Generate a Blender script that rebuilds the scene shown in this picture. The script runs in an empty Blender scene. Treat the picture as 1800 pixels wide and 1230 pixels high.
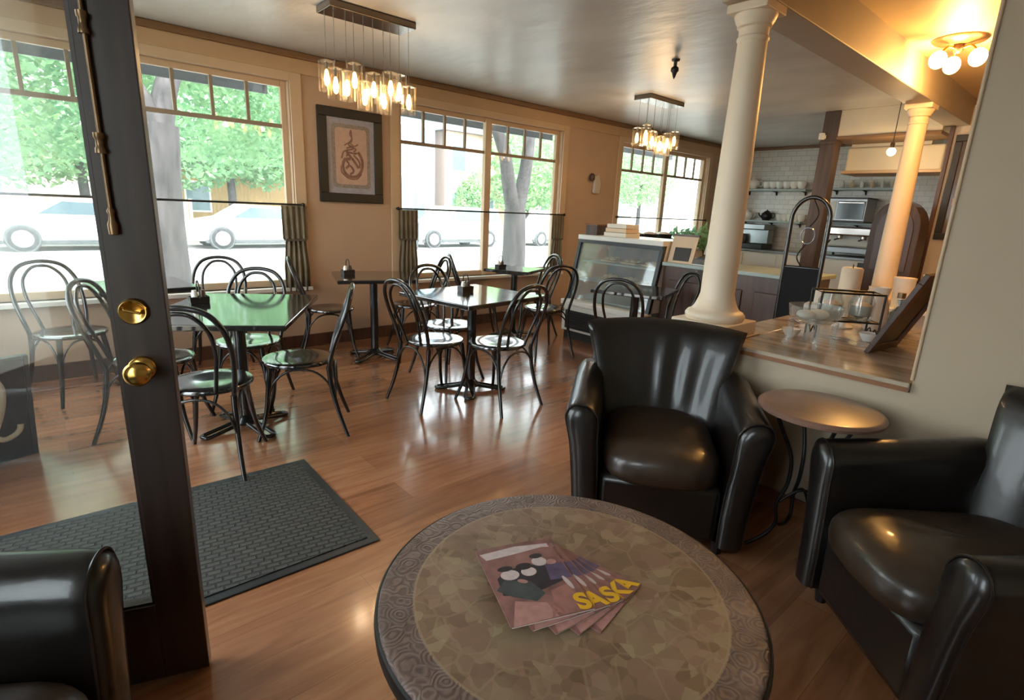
import bpy, bmesh, math, random
from mathutils import Vector, Matrix
random.seed(7)
R = math.radians
S = bpy.context.scene
COL = S.collection
PI = math.pi

# ------------------------------------------------------------------ camera
cam = bpy.data.cameras.new('camera'); cam.sensor_fit = 'HORIZONTAL'; cam.sensor_width = 36.0
cam.lens = 946.7 / 1800 * 36; cam.clip_start = 0.02; cam.clip_end = 300
camo = bpy.data.objects.new('camera', cam); COL.objects.link(camo)
yaw, pit, rol = R(48.275), R(14.642), R(-2.524)
fw = Vector((math.cos(yaw)*math.cos(pit), math.sin(yaw)*math.cos(pit), -math.sin(pit)))
rt = fw.cross(Vector((0, 0, 1))).normalized(); dn = fw.cross(rt)
r2 = math.cos(rol)*rt + math.sin(rol)*dn; d2 = -math.sin(rol)*rt + math.cos(rol)*dn
camo.matrix_world = Matrix(((r2.x, -d2.x, -fw.x, 0), (r2.y, -d2.y, -fw.y, 0), (r2.z, -d2.z, -fw.z, 1.4), (0, 0, 0, 1)))
S.camera = camo

# ------------------------------------------------------------------ sky, sun, exposure
W = bpy.data.worlds.new('sky'); S.world = W; W.use_nodes = True
bg = W.node_tree.nodes['Background']
bg.inputs[0].default_value = (0.86, 0.94, 1.0, 1); bg.inputs[1].default_value = 6.5
sun = bpy.data.lights.new('sun', 'SUN'); sun.energy = 7.0; sun.angle = R(2.0); sun.color = (1, .95, .87)
suno = bpy.data.objects.new('sun', sun); COL.objects.link(suno)
suno.rotation_euler = Vector((0.30, -0.75, 1.15)).to_track_quat('Z', 'Y').to_euler()
S.view_settings.view_transform = 'Standard'; S.view_settings.look = 'None'
S.view_settings.exposure = 0.55; S.view_settings.gamma = 1.0; S.view_settings.use_curve_mapping = False
S.cycles.use_denoising = True
S.cycles.max_bounces = 10; S.cycles.diffuse_bounces = 5; S.cycles.glossy_bounces = 4
S.cycles.transmission_bounces = 6; S.cycles.transparent_max_bounces = 16
S.cycles.sample_clamp_indirect = 8.0; S.cycles.caustics_reflective = False; S.cycles.caustics_refractive = False

# ------------------------------------------------------------------ materials
def lin(c):
    return tuple(((x/12.92) if x <= .04045 else ((x+.055)/1.055)**2.4) for x in c)
def new_mat(name):
    m = bpy.data.materials.new(name); m.use_nodes = True
    nt = m.node_tree; b = nt.nodes['Principled BSDF']
    return m, nt, b
def nd(nt, t, **kw):
    n = nt.nodes.new(t)
    for k, v in kw.items(): setattr(n, k, v)
    return n
def ramp(nt, stops, fac):
    r = nd(nt, 'ShaderNodeValToRGB'); e = r.color_ramp.elements
    while len(e) > len(stops): e.remove(e[-1])
    while len(e) < len(stops): e.new(0.5)
    for el, (p, c) in zip(e, stops):
        el.position = p; el.color = (*c, 1) if len(c) == 3 else c
    nt.links.new(fac, r.inputs[0]); return r.outputs[0]
def mathn(nt, op, a, b=None, c=None):
    n = nd(nt, 'ShaderNodeMath', operation=op)
    for i, v in enumerate((a, b, c)):
        if v is None: continue
        if isinstance(v, (int, float)): n.inputs[i].default_value = v
        else: nt.links.new(v, n.inputs[i])
    return n.outputs[0]
def mixc(nt, fac, a, b, blend='MIX'):
    n = nd(nt, 'ShaderNodeMix', data_type='RGBA', blend_type=blend)
    if isinstance(fac, (int, float)): n.inputs[0].default_value = fac
    else: nt.links.new(fac, n.inputs[0])
    for i, v in ((6, a), (7, b)):
        if isinstance(v, tuple): n.inputs[i].default_value = (*v[:3], 1)
        else: nt.links.new(v, n.inputs[i])
    return n.outputs[2]
def shade(name, col, rough=.5, metal=0, var=.12, vscale=4, bump=0, bscale=60, coat=0, stretch=None, spec=.5):
    c = lin(col); m, nt, b = new_mat(name)
    tc = nd(nt, 'ShaderNodeTexCoord'); src = tc.outputs['Object']
    if stretch:
        mp = nd(nt, 'ShaderNodeMapping'); mp.inputs['Scale'].default_value = stretch
        nt.links.new(src, mp.inputs[0]); src = mp.outputs[0]
    n = nd(nt, 'ShaderNodeTexNoise'); n.inputs['Scale'].default_value = vscale; n.inputs['Detail'].default_value = 6
    nt.links.new(src, n.inputs['Vector'])
    lo = tuple(x*(1-var) for x in c); hi = tuple(min(1, x*(1+var)) for x in c)
    nt.links.new(ramp(nt, [(.3, lo), (.7, hi)], n.outputs[0]), b.inputs['Base Color'])
    b.inputs['Roughness'].default_value = rough; b.inputs['Metallic'].default_value = metal
    b.inputs['Coat Weight'].default_value = coat; b.inputs['Coat Roughness'].default_value = .08
    b.inputs['Specular IOR Level'].default_value = spec
    if bump:
        n2 = nd(nt, 'ShaderNodeTexNoise'); n2.inputs['Scale'].default_value = bscale; n2.inputs['Detail'].default_value = 5
        nt.links.new(src, n2.inputs['Vector'])
        bp = nd(nt, 'ShaderNodeBump'); bp.inputs['Strength'].default_value = bump; bp.inputs['Distance'].default_value = .01
        nt.links.new(n2.outputs[0], bp.inputs['Height']); nt.links.new(bp.outputs[0], b.inputs['Normal'])
    return m
def emit(name, col, k):
    m, nt, b = new_mat(name)
    b.inputs['Base Color'].default_value = (*lin(col), 1)
    b.inputs['Emission Color'].default_value = (*lin(col), 1); b.inputs['Emission Strength'].default_value = k
    return m
def glass(name, tint=(.97, .99, .98), refl=1.0, rough=.0, haze=0.0):
    m = bpy.data.materials.new(name); m.use_nodes = True; nt = m.node_tree; nt.nodes.clear()
    out = nd(nt, 'ShaderNodeOutputMaterial'); tr = nd(nt, 'ShaderNodeBsdfTransparent'); gl = nd(nt, 'ShaderNodeBsdfGlossy')
    tr.inputs[0].default_value = (*tint, 1); gl.inputs['Roughness'].default_value = rough
    ge = nd(nt, 'ShaderNodeNewGeometry'); vd = nd(nt, 'ShaderNodeVectorMath', operation='DOT_PRODUCT')
    nt.links.new(ge.outputs['Normal'], vd.inputs[0]); nt.links.new(ge.outputs['Incoming'], vd.inputs[1])
    sch = mathn(nt, 'POWER', mathn(nt, 'SUBTRACT', 1, mathn(nt, 'ABSOLUTE', vd.outputs['Value'])), 5)
    f = mathn(nt, 'MULTIPLY', mathn(nt, 'ADD', .04, mathn(nt, 'MULTIPLY', sch, .9)), refl*.6); f = mathn(nt, 'MINIMUM', f, 1); mx = nd(nt, 'ShaderNodeMixShader')
    nt.links.new(f, mx.inputs[0]); nt.links.new(tr.outputs[0], mx.inputs[1]); nt.links.new(gl.outputs[0], mx.inputs[2])
    last = mx.outputs[0]
    if haze:
        df = nd(nt, 'ShaderNodeBsdfTranslucent' if name == 'window_pane' else 'ShaderNodeBsdfDiffuse'); df.inputs[0].default_value = (.8, .82, .82, 1)
        m2 = nd(nt, 'ShaderNodeMixShader'); m2.inputs[0].default_value = haze
        nt.links.new(last, m2.inputs[1]); nt.links.new(df.outputs[0], m2.inputs[2]); last = m2.outputs[0]
    nt.links.new(last, out.inputs[0]); return m

M = {}
M['wall_tan'] = shade('wall_tan', (.72, .61, .51), .55, var=.05, vscale=2, bump=.05, bscale=120)
M['wall_greige'] = shade('wall_greige', (.70, .63, .535), .6, var=.04, vscale=2, bump=.05, bscale=140)
M['wall_cream'] = shade('wall_cream', (.83, .79, .71), .6, var=.05, vscale=2)
M['wall_grey'] = shade('wall_grey', (.74, .70, .67), .6, var=.05, vscale=2)
M['trim_tan'] = shade('trim_tan', (.72, .60, .465), .45, var=.06, vscale=3)
M['trim_light'] = shade('trim_light', (.77, .665, .545), .4, var=.05, vscale=3)
M['trim_brown'] = shade('trim_brown', (.47, .345, .23), .45, var=.12, vscale=3)
M['frame_white'] = shade('frame_white', (.84, .82, .78), .45, var=.05)
M['muntin'] = shade('muntin', (.56, .49, .41), .5, var=.08)
M['dark_wood'] = shade('dark_wood', (.20, .16, .145), .36, var=.35, vscale=3, stretch=(9, 9, .7), coat=.35)
M['post_wood'] = shade('post_wood', (.285, .215, .18), .5, var=.35, vscale=4, stretch=(6, 6, .6))
M['bar_wood'] = shade('bar_wood', (.30, .20, .155), .4, var=.3, vscale=4, stretch=(6, 6, .8))
M['base_wood'] = shade('base_wood', (.52, .335, .20), .4, var=.2, vscale=3, stretch=(8, 1, 8))
M['column'] = shade('column', (.875, .80, .70), .45, var=.04)
M['beam'] = shade('beam', (.66, .62, .57), .55, var=.05)
M['leather'] = shade('leather', (.10, .085, .08), .33, var=.3, vscale=5, bump=.12, bscale=22, coat=.25)
M['leather_seat'] = shade('leather_seat', (.215, .17, .135), .36, var=.4, vscale=7, bump=.4, bscale=11, coat=.2)
M['leather_pipe'] = shade('leather_pipe', (.13, .11, .10), .3, var=.2)
M['black_metal'] = shade('black_metal', (.085, .09, .095), .26, var=.2, coat=.5)
M['black_lam'] = shade('black_lam', (.12, .125, .125), .10, var=.15, coat=.6, spec=.9)
M['black_seat'] = shade('black_seat', (.10, .105, .11), .13, var=.15, coat=.9, spec=.9)
M['iron'] = shade('iron', (.10, .09, .085), .45, var=.25)
M['brass'] = shade('brass', (.82, .66, .36), .22, metal=1, var=.1, vscale=20)
M['brass_old'] = shade('brass_old', (.52, .42, .31), .36, metal=.8, var=.2, vscale=20)
M['chrome'] = shade('chrome', (.70, .68, .66), .15, metal=1, var=.05)
M['chrome_dark'] = shade('chrome_dark', (.46, .42, .38), .25, metal=1, var=.1)
M['white_paint'] = shade('white_paint', (.88, .87, .84), .35, var=.04)
M['white_cer'] = shade('white_cer', (.92, .91, .88), .15, var=.03, coat=.4)
M['paper'] = shade('paper', (.88, .85, .80), .7, var=.04)
M['paper_tan'] = shade('paper_tan', (.86, .76, .64), .7, var=.05)
M['pane'] = glass('window_pane', haze=.035)  # translucent mix puts a veil of outdoor bloom into the panes
M['door_pane'] = glass('door_pane', (.93, .95, .95), 1.6, 0, .035)  # diffuse mix whitens the view like glare on the door glass
M['crystal'] = glass('crystal', (.96, .90, .80), 2.2, .05, .05)
M['clear'] = glass('clear_glass', (.90, .93, .92), 2.6, .04, .10)
M['bulb'] = emit('bulb', (1.0, .78, .45), 9)
M['globe'] = emit('globe', (1.0, .82, .55), 16)
M['grey_steel'] = shade('grey_steel', (.55, .57, .58), .3, metal=.8, var=.1)
M['case_dark'] = shade('case_dark', (.17, .19, .20), .4, var=.2)
M['case_shelf'] = shade('case_shelf', (.62, .68, .66), .35, var=.1)
M['curtain'] = shade('curtain', (.46, .42, .34), .9, var=.25, vscale=6, bump=.2, bscale=80)
M['curtain_dark'] = shade('curtain_dark', (.33, .29, .23), .9, var=.2, vscale=6)
M['mat_rubber'] = None
M['counter'] = None

def floor_mat():
    m, nt, b = new_mat('laminate_planks')
    tc = nd(nt, 'ShaderNodeTexCoord'); br = nd(nt, 'ShaderNodeTexBrick')
    br.offset = .37; br.inputs['Scale'].default_value = 1; br.inputs['Brick Width'].default_value = 1.25
    br.inputs['Row Height'].default_value = .19; br.inputs['Mortar Size'].default_value = .0015
    br.inputs['Color1'].default_value = (0, 0, 0, 1); br.inputs['Color2'].default_value = (1, 1, 1, 1); br.inputs['Mortar'].default_value = (.3, .3, .3, 1)
    nt.links.new(tc.outputs['Object'], br.inputs['Vector'])
    mp = nd(nt, 'ShaderNodeMapping'); mp.inputs['Scale'].default_value = (1.1, 9, 1); nt.links.new(tc.outputs['Object'], mp.inputs[0])
    n = nd(nt, 'ShaderNodeTexNoise'); n.inputs['Scale'].default_value = 2.2; n.inputs['Detail'].default_value = 8; n.inputs['Distortion'].default_value = .8
    nt.links.new(mp.outputs[0], n.inputs['Vector'])
    v = mathn(nt, 'ADD', mathn(nt, 'MULTIPLY', n.outputs[0], .75), mathn(nt, 'MULTIPLY', br.outputs['Color'], .24))
    c = ramp(nt, [(.25, lin((.50, .32, .215))), (.5, lin((.62, .42, .29))), (.8, lin((.72, .52, .38)))], v)
    c = mixc(nt, mathn(nt, 'MULTIPLY', br.outputs['Fac'], .35), c, lin((.33, .19, .11)))
    nt.links.new(c, b.inputs['Base Color'])
    b.inputs['Roughness'].default_value = .25; b.inputs['Coat Weight'].default_value = .85; b.inputs['Coat Roughness'].default_value = .13
    n3 = nd(nt, 'ShaderNodeTexNoise'); n3.inputs['Scale'].default_value = 7; nt.links.new(mp.outputs[0], n3.inputs['Vector'])
    bp = nd(nt, 'ShaderNodeBump'); bp.inputs['Strength'].default_value = .06; bp.inputs['Distance'].default_value = .01
    nt.links.new(n3.outputs[0], bp.inputs['Height']); nt.links.new(bp.outputs[0], b.inputs['Normal'])
    return m
M['floor'] = floor_mat()
def ceiling_mat():
    m, nt, b = new_mat('satin_ceiling')
    tc = nd(nt, 'ShaderNodeTexCoord')
    mp = nd(nt, 'ShaderNodeMapping'); mp.inputs['Scale'].default_value = (1.5, .7, 1); mp.inputs['Rotation'].default_value = (0, 0, .3)
    nt.links.new(tc.outputs['Object'], mp.inputs[0])
    n = nd(nt, 'ShaderNodeTexNoise'); n.inputs['Scale'].default_value = 1.6; n.inputs['Detail'].default_value = 4
    nt.links.new(mp.outputs[0], n.inputs['Vector'])
    nt.links.new(ramp(nt, [(.3, lin((.70, .685, .67))), (.7, lin((.78, .77, .755)))], n.outputs[0]), b.inputs['Base Color'])
    b.inputs['Roughness'].default_value = .42; b.inputs['Coat Weight'].default_value = .3; b.inputs['Coat Roughness'].default_value = .3
    n2 = nd(nt, 'ShaderNodeTexNoise'); n2.inputs['Scale'].default_value = 3.0; n2.inputs['Detail'].default_value = 5
    nt.links.new(mp.outputs[0], n2.inputs['Vector'])
    bp = nd(nt, 'ShaderNodeBump'); bp.inputs['Strength'].default_value = .32; bp.inputs['Distance'].default_value = .03
    nt.links.new(n2.outputs[0], bp.inputs['Height']); nt.links.new(bp.outputs[0], b.inputs['Normal'])
    nt.links.new(bp.outputs[0], b.inputs['Coat Normal'])
    return m
M['ceiling'] = ceiling_mat()
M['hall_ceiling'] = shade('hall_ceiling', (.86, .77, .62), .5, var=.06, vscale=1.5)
def tile_mat():
    m, nt, b = new_mat('subway_tile')
    tc = nd(nt, 'ShaderNodeTexCoord'); mp = nd(nt, 'ShaderNodeMapping'); mp.inputs['Rotation'].default_value = (R(90), 0, R(90))
    sx = nd(nt, 'ShaderNodeSeparateXYZ'); cx = nd(nt, 'ShaderNodeCombineXYZ'); nt.links.new(tc.outputs['Object'], sx.inputs[0])
    nt.links.new(sx.outputs[1], cx.inputs[0]); nt.links.new(sx.outputs[2], cx.inputs[1])
    br = nd(nt, 'ShaderNodeTexBrick'); br.inputs['Scale'].default_value = 1; br.inputs['Brick Width'].default_value = .16; br.inputs['Row Height'].default_value = .08
    br.inputs['Mortar Size'].default_value = .004
    br.inputs['Color1'].default_value = (*lin((.80, .785, .75)), 1); br.inputs['Color2'].default_value = (*lin((.85, .835, .80)), 1); br.inputs['Mortar'].default_value = (*lin((.70, .68, .65)), 1)
    nt.links.new(cx.outputs[0], br.inputs['Vector']); nt.links.new(br.outputs['Color'], b.inputs['Base Color'])
    b.inputs['Roughness'].default_value = .22
    return m
M['tile'] = tile_mat()
def mat_rubber():
    m, nt, b = new_mat('ribbed_rubber')
    tc = nd(nt, 'ShaderNodeTexCoord'); mp = nd(nt, 'ShaderNodeMapping'); mp.inputs['Rotation'].default_value = (0, 0, R(8)); nt.links.new(tc.outputs['Object'], mp.inputs[0])
    br = nd(nt, 'ShaderNodeTexBrick'); br.inputs['Scale'].default_value = 1; br.inputs['Brick Width'].default_value = .05; br.inputs['Row Height'].default_value = .028
    br.inputs['Mortar Size'].default_value = .006; br.inputs['Mortar Smooth'].default_value = .5
    br.inputs['Color1'].default_value = (*lin((.24, .245, .235)), 1); br.inputs['Color2'].default_value = (*lin((.28, .285, .27)), 1); br.inputs['Mortar'].default_value = (*lin((.16, .16, .155)), 1)
    nt.links.new(mp.outputs[0], br.inputs['Vector']); nt.links.new(br.outputs['Color'], b.inputs['Base Color'])
    bp = nd(nt, 'ShaderNodeBump'); bp.invert = True; bp.inputs['Strength'].default_value = .9; bp.inputs['Distance'].default_value = .006
    nt.links.new(br.outputs['Fac'], bp.inputs['Height']); nt.links.new(bp.outputs[0], b.inputs['Normal'])
    b.inputs['Roughness'].default_value = .62
    return m
M['mat_rubber'] = mat_rubber()
def counter_mat():
    m, nt, b = new_mat('counter_planks')
    tc = nd(nt, 'ShaderNodeTexCoord'); mp = nd(nt, 'ShaderNodeMapping'); mp.inputs['Scale'].default_value = (9, 1.6, 1); nt.links.new(tc.outputs['Object'], mp.inputs[0])
    n = nd(nt, 'ShaderNodeTexNoise'); n.inputs['Scale'].default_value = 1.6; n.inputs['Detail'].default_value = 7; nt.links.new(mp.outputs[0], n.inputs['Vector'])
    nt.links.new(ramp(nt, [(.3, lin((.50, .43, .35))), (.5, lin((.66, .60, .52))), (.7, lin((.74, .69, .62)))], n.outputs[0]), b.inputs['Base Color'])
    b.inputs['Roughness'].default_value = .22; b.inputs['Coat Weight'].default_value = .3
    return m
M['counter'] = counter_mat()
def tabletop_mat():
    m, nt, b = new_mat('stone_inlay')
    tc = nd(nt, 'ShaderNodeTexCoord'); sx = nd(nt, 'ShaderNodeSeparateXYZ'); nt.links.new(tc.outputs['Object'], sx.inputs[0])
    r = mathn(nt, 'SQRT', mathn(nt, 'ADD', mathn(nt, 'MULTIPLY', sx.outputs[0], sx.outputs[0]), mathn(nt, 'MULTIPLY', sx.outputs[1], sx.outputs[1])))
    nz = nd(nt, 'ShaderNodeTexNoise'); nz.inputs['Scale'].default_value = 9; nz.inputs['Detail'].default_value = 8; nt.links.new(tc.outputs['Object'], nz.inputs['Vector'])
    wob = nd(nt, 'ShaderNodeVectorMath', operation='SCALE'); wob.inputs[3].default_value = .05; nt.links.new(nz.outputs['Color'], wob.inputs[0])
    ad = nd(nt, 'ShaderNodeVectorMath', operation='ADD'); nt.links.new(tc.outputs['Object'], ad.inputs[0]); nt.links.new(wob.outputs[0], ad.inputs[1])
    v = nd(nt, 'ShaderNodeTexVoronoi', distance='MANHATTAN'); v.inputs['Scale'].default_value = 11; nt.links.new(ad.outputs[0], v.inputs['Vector'])
    ve = nd(nt, 'ShaderNodeTexVoronoi', feature='DISTANCE_TO_EDGE'); ve.inputs['Scale'].default_value = 11; nt.links.new(ad.outputs[0], ve.inputs['Vector'])
    sp = nd(nt, 'ShaderNodeSeparateColor'); nt.links.new(v.outputs['Color'], sp.inputs[0])
    cell = ramp(nt, [(.15, lin((.36, .27, .20))), (.35, lin((.49, .40, .31))), (.5, lin((.53, .41, .35))), (.65, lin((.58, .51, .41))), (.85, lin((.63, .55, .43)))], mathn(nt, 'ADD', mathn(nt, 'MULTIPLY', sp.outputs[0], .35), mathn(nt, 'MULTIPLY', nz.outputs[0], .65)))
    v3 = nd(nt, 'ShaderNodeTexVoronoi'); v3.inputs['Scale'].default_value = 27; nt.links.new(ad.outputs[0], v3.inputs['Vector'])
    s3 = nd(nt, 'ShaderNodeSeparateColor'); nt.links.new(v3.outputs['Color'], s3.inputs[0])
    chip = ramp(nt, [(.0, lin((.34, .25, .18))), (.4, lin((.50, .41, .32))), (.7, lin((.55, .43, .37))), (1, lin((.66, .60, .47)))], s3.outputs[1])
    cell = mixc(nt, .45, cell, chip)
    edge = mathn(nt, 'LESS_THAN', ve.outputs[0], .03)
    inner = mixc(nt, mathn(nt, 'MULTIPLY', mathn(nt, 'MULTIPLY', edge, nz.outputs[0]), .8), cell, lin((.60, .53, .42)))
    # border: embossed curls
    v2 = nd(nt, 'ShaderNodeTexVoronoi'); v2.inputs['Scale'].default_value = 21; nt.links.new(ad.outputs[0], v2.inputs['Vector'])
    sw = mathn(nt, 'SINE', mathn(nt, 'MULTIPLY', v2.outputs['Distance'], 34))
    border = ramp(nt, [(.2, lin((.33, .27, .255))), (.55, lin((.43, .355, .33))), (.9, lin((.54, .46, .42)))], mathn(nt, 'ADD', mathn(nt, 'MULTIPLY', sw, .17), mathn(nt, 'MULTIPLY', nz.outputs[0], 1.0)))
    isb = mathn(nt, 'GREATER_THAN', r, .375)
    c = mixc(nt, isb, inner, border)
    ring = mathn(nt, 'LESS_THAN', mathn(nt, 'ABSOLUTE', mathn(nt, 'SUBTRACT', r, .375)), .003)
    c = mixc(nt, mathn(nt, 'MULTIPLY', ring, .7), c, lin((.60, .52, .42)))
    nt.links.new(c, b.inputs['Base Color'])
    h = mathn(nt, 'ADD', mathn(nt, 'MULTIPLY', mathn(nt, 'MULTIPLY', sw, isb), .5), mathn(nt, 'MULTIPLY', nz.outputs[0], 1.2))
    bp = nd(nt, 'ShaderNodeBump'); bp.inputs['Strength'].default_value = .35; bp.inputs['Distance'].default_value = .004
    nt.links.new(h, bp.inputs['Height']); nt.links.new(bp.outputs[0], b.inputs['Normal'])
    b.inputs['Roughness'].default_value = .42
    return m
M['stone_inlay'] = tabletop_mat()
def leaf_mat(name, c1, c2):
    m = bpy.data.materials.new(name); m.use_nodes = True; nt = m.node_tree; nt.nodes.clear()
    out = nd(nt, 'ShaderNodeOutputMaterial'); d = nd(nt, 'ShaderNodeBsdfDiffuse'); t = nd(nt, 'ShaderNodeBsdfTranslucent'); mx = nd(nt, 'ShaderNodeMixShader'); mx.inputs[0].default_value = .45
    tc = nd(nt, 'ShaderNodeTexCoord'); n = nd(nt, 'ShaderNodeTexNoise'); n.inputs['Scale'].default_value = 2.2; n.inputs['Detail'].default_value = 6
    nt.links.new(tc.outputs['Object'], n.inputs['Vector'])
    c = ramp(nt, [(.35, lin(c1)), (.65, lin(c2))], n.outputs[0])
    nt.links.new(c, d.inputs[0]); nt.links.new(c, t.inputs[0])
    nt.links.new(d.outputs[0], mx.inputs[1]); nt.links.new(t.outputs[0], mx.inputs[2]); nt.links.new(mx.outputs[0], out.inputs[0])
    return m
M['leaf'] = leaf_mat('leaf', (.42, .60, .45), (.62, .75, .57))
M['leaf_light'] = leaf_mat('leaf_light', (.48, .66, .48), (.70, .80, .60))
M['bark'] = shade('bark', (.27, .25, .255), .9, var=.55, vscale=6, bump=.6, bscale=14, stretch=(2, 2, .5))
M['asphalt'] = shade('asphalt', (.62, .62, .61), .9, var=.06, vscale=2)
M['sidewalk'] = shade('sidewalk', (.60, .60, .57), .9, var=.2, vscale=1.2)
M['car_white'] = shade('car_white', (.88, .88, .88), .2, var=.02, coat=.5)
M['car_glass'] = shade('car_glass', (.34, .40, .43), .1, var=.1)
M['tyre'] = shade('tyre', (.19, .19, .20), .8, var=.1)
M['alloy'] = shade('alloy', (.66, .67, .68), .3, metal=.7, var=.1)
M['car_trim'] = shade('car_trim', (.30, .31, .32), .6, var=.1)
M['car_silver'] = shade('car_silver', (.62, .66, .64), .3, var=.05, coat=.5)

# ------------------------------------------------------------------ mesh builder
def smooth_path(pts, n=6, closed=False):
    P = [Vector(p) for p in pts]; out = []; L = len(P)
    rng = range(L) if closed else range(L-1)
    for i in rng:
        if closed: p0, p1, p2, p3 = P[(i-1) % L], P[i], P[(i+1) % L], P[(i+2) % L]
        else: p0, p1, p2, p3 = P[max(i-1, 0)], P[i], P[i+1], P[min(i+2, L-1)]
        for k in range(n):
            t = k/n; t2, t3 = t*t, t*t*t
            out.append(.5*((2*p1)+(-p0+p2)*t+(2*p0-5*p1+4*p2-p3)*t2+(-p0+3*p1-3*p2+p3)*t3))
    if not closed: out.append(P[-1].copy())
    return out
class MB:
    def __init__(s): s.v = []; s.f = []; s.mi = []; s.cur = 0
    def add(s, vs, fs):
        o = len(s.v); s.v += [tuple(v) for v in vs]
        for f in fs: s.f.append(tuple(o+i for i in f)); s.mi.append(s.cur)
        return s
    def box(s, x0, x1, y0, y1, z0, z1, T=None):
        vs = [Vector((x, y, z)) for x in (x0, x1) for y in (y0, y1) for z in (z0, z1)]
        if T: vs = [T @ v for v in vs]
        return s.add(vs, [(0, 1, 3, 2), (4, 6, 7, 5), (0, 4, 5, 1), (2, 3, 7, 6), (0, 2, 6, 4), (1, 5, 7, 3)])
    def lathe(s, prof, n=24, c=(0, 0), T=None):
        vs = []; fs = []; k = len(prof)
        for i in range(n):
            a = 2*PI*i/n
            for r, z in prof:
                v = Vector((c[0]+r*math.cos(a), c[1]+r*math.sin(a), z)); vs.append(T @ v if T else v)
        for i in range(n):
            j = (i+1) % n
            for q in range(k-1): fs.append((i*k+q, j*k+q, j*k+q+1, i*k+q+1))
        if prof[0][0] > 1e-5: fs.append(tuple(i*k for i in range(n))[::-1])
        if prof[-1][0] > 1e-5: fs.append(tuple(i*k+k-1 for i in range(n)))
        return s.add(vs, fs)
    def cyl(s, p, q, r, r1=None, n=12):
        return s.tube([p, q], r, r1 if r1 is not None else r, n)
    def tube(s, pts, r, r1=None, n=8, closed=False):
        P = [Vector(p) for p in pts]; L = len(P); r1 = r if r1 is None else r1
        vs = []; fs = []; prev = None
        for i in range(L):
            if closed: t = (P[(i+1) % L]-P[i-1]).normalized()
            else: t = (P[min(i+1, L-1)]-P[max(i-1, 0)]).normalized()
            if prev is None:
                a = Vector((0, 0, 1)) if abs(t.z) < .9 else Vector((1, 0, 0)); u = t.cross(a).normalized()
            else:
                u = (prev-t*prev.dot(t)).normalized()
            prev = u; w = t.cross(u); rr = r+(r1-r)*i/max(1, L-1)
            for k in range(n):
                a = 2*PI*k/n; vs.append(P[i]+(u*math.cos(a)+w*math.sin(a))*rr)
        for i in range(L if closed else L-1):
            j = (i+1) % L
            for k in range(n):
                m = (k+1) % n; fs.append((i*n+k, i*n+m, j*n+m, j*n+k))
        if not closed: fs.append(tuple(range(n))[::-1]); fs.append(tuple((L-1)*n+k for k in range(n)))
        return s.add(vs, fs)
    def ball(s, c, r, sc=(1, 1, 1), n=16, m=10):
        vs = []; fs = []
        for i in range(m+1):
            b = -PI/2+PI*i/m
            for k in range(n):
                a = 2*PI*k/n; vs.append((c[0]+r*sc[0]*math.cos(b)*math.cos(a), c[1]+r*sc[1]*math.cos(b)*math.sin(a), c[2]+r*sc[2]*math.sin(b)))
        for i in range(m):
            for k in range(n):
                j = (k+1) % n; fs.append((i*n+k, i*n+j, (i+1)*n+j, (i+1)*n+k))
        return s.add(vs, fs)
    def loft(s, rings, closed=True, caps=True):
        n = len(rings[0]); vs = [p for r in rings for p in r]; fs = []
        for i in range(len(rings)-1):
            for k in range(n if closed else n-1):
                j = (k+1) % n; fs.append((i*n+k, i*n+j, (i+1)*n+j, (i+1)*n+k))
        if caps: fs.append(tuple(range(n))[::-1]); fs.append(tuple((len(rings)-1)*n+k for k in range(n)))
        return s.add(vs, fs)
    def prism(s, poly, y0, y1, T=None):
        """polygon in x,z extruded along y"""
        n = len(poly); vs = [Vector((x, y0, z)) for x, z in poly]+[Vector((x, y1, z)) for x, z in poly]
        if T: vs = [T @ v for v in vs]
        fs = [tuple(range(n)), tuple(range(2*n-1, n-1, -1))]+[(i, n+i, n+(i+1) % n, (i+1) % n) for i in range(n)]
        return s.add(vs, fs)
    def build(s, name, m, parent=None, smooth=False, bevel=0, loc=None, subsurf=0):
        me = bpy.data.meshes.new(name); me.from_pydata(s.v, [], s.f)
        ms = m if isinstance(m, (list, tuple)) else [m]
        for q in ms: me.materials.append(M[q] if isinstance(q, str) else q)
        if len(ms) > 1: me.polygons.foreach_set('material_index', s.mi)
        bm = bmesh.new(); bm.from_mesh(me); bmesh.ops.recalc_face_normals(bm, faces=bm.faces); bm.to_mesh(me); bm.free()
        if smooth:
            me.polygons.foreach_set('use_smooth', [True]*len(me.polygons))
        o = bpy.data.objects.new(name, me); COL.objects.link(o)
        if parent: o.parent = parent
        if loc: o.location = loc
        if bevel:
            b = o.modifiers.new('bevel', 'BEVEL'); b.width = bevel; b.segments = 2; b.limit_method = 'ANGLE'; b.angle_limit = R(40)
        if smooth:
            try: me.set_sharp_from_angle(angle=R(50))
            except Exception: pass
        if subsurf:
            q = o.modifiers.new('sub', 'SUBSURF'); q.levels = subsurf; q.render_levels = subsurf
        return o
def tag(o, label, cat, group=None):
    o['label'] = label; o['category'] = cat
    if group: o['group'] = group
    return o
def thing(name, label, cat, loc=(0, 0, 0), rz=0, group=None):
    o = bpy.data.objects.new(name, None); COL.objects.link(o); o.empty_display_size = .1
    o.location = loc; o.rotation_euler = (0, 0, rz)
    return tag(o, label, cat, group)
def struct(o): o['kind'] = 'structure'; return o
def dup(root, loc, rz, label, group=None):
    r = root.copy(); COL.objects.link(r); r.location = loc; r.rotation_euler = (0, 0, rz)
    r['label'] = label
    if group: r['group'] = group
    for ch in list(root.children):
        c = ch.copy(); COL.objects.link(c); c.parent = r
        for g in list(ch.children):
            d = g.copy(); COL.objects.link(d); d.parent = c
    return r
def Bx(*a): return MB().box(*a)
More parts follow.
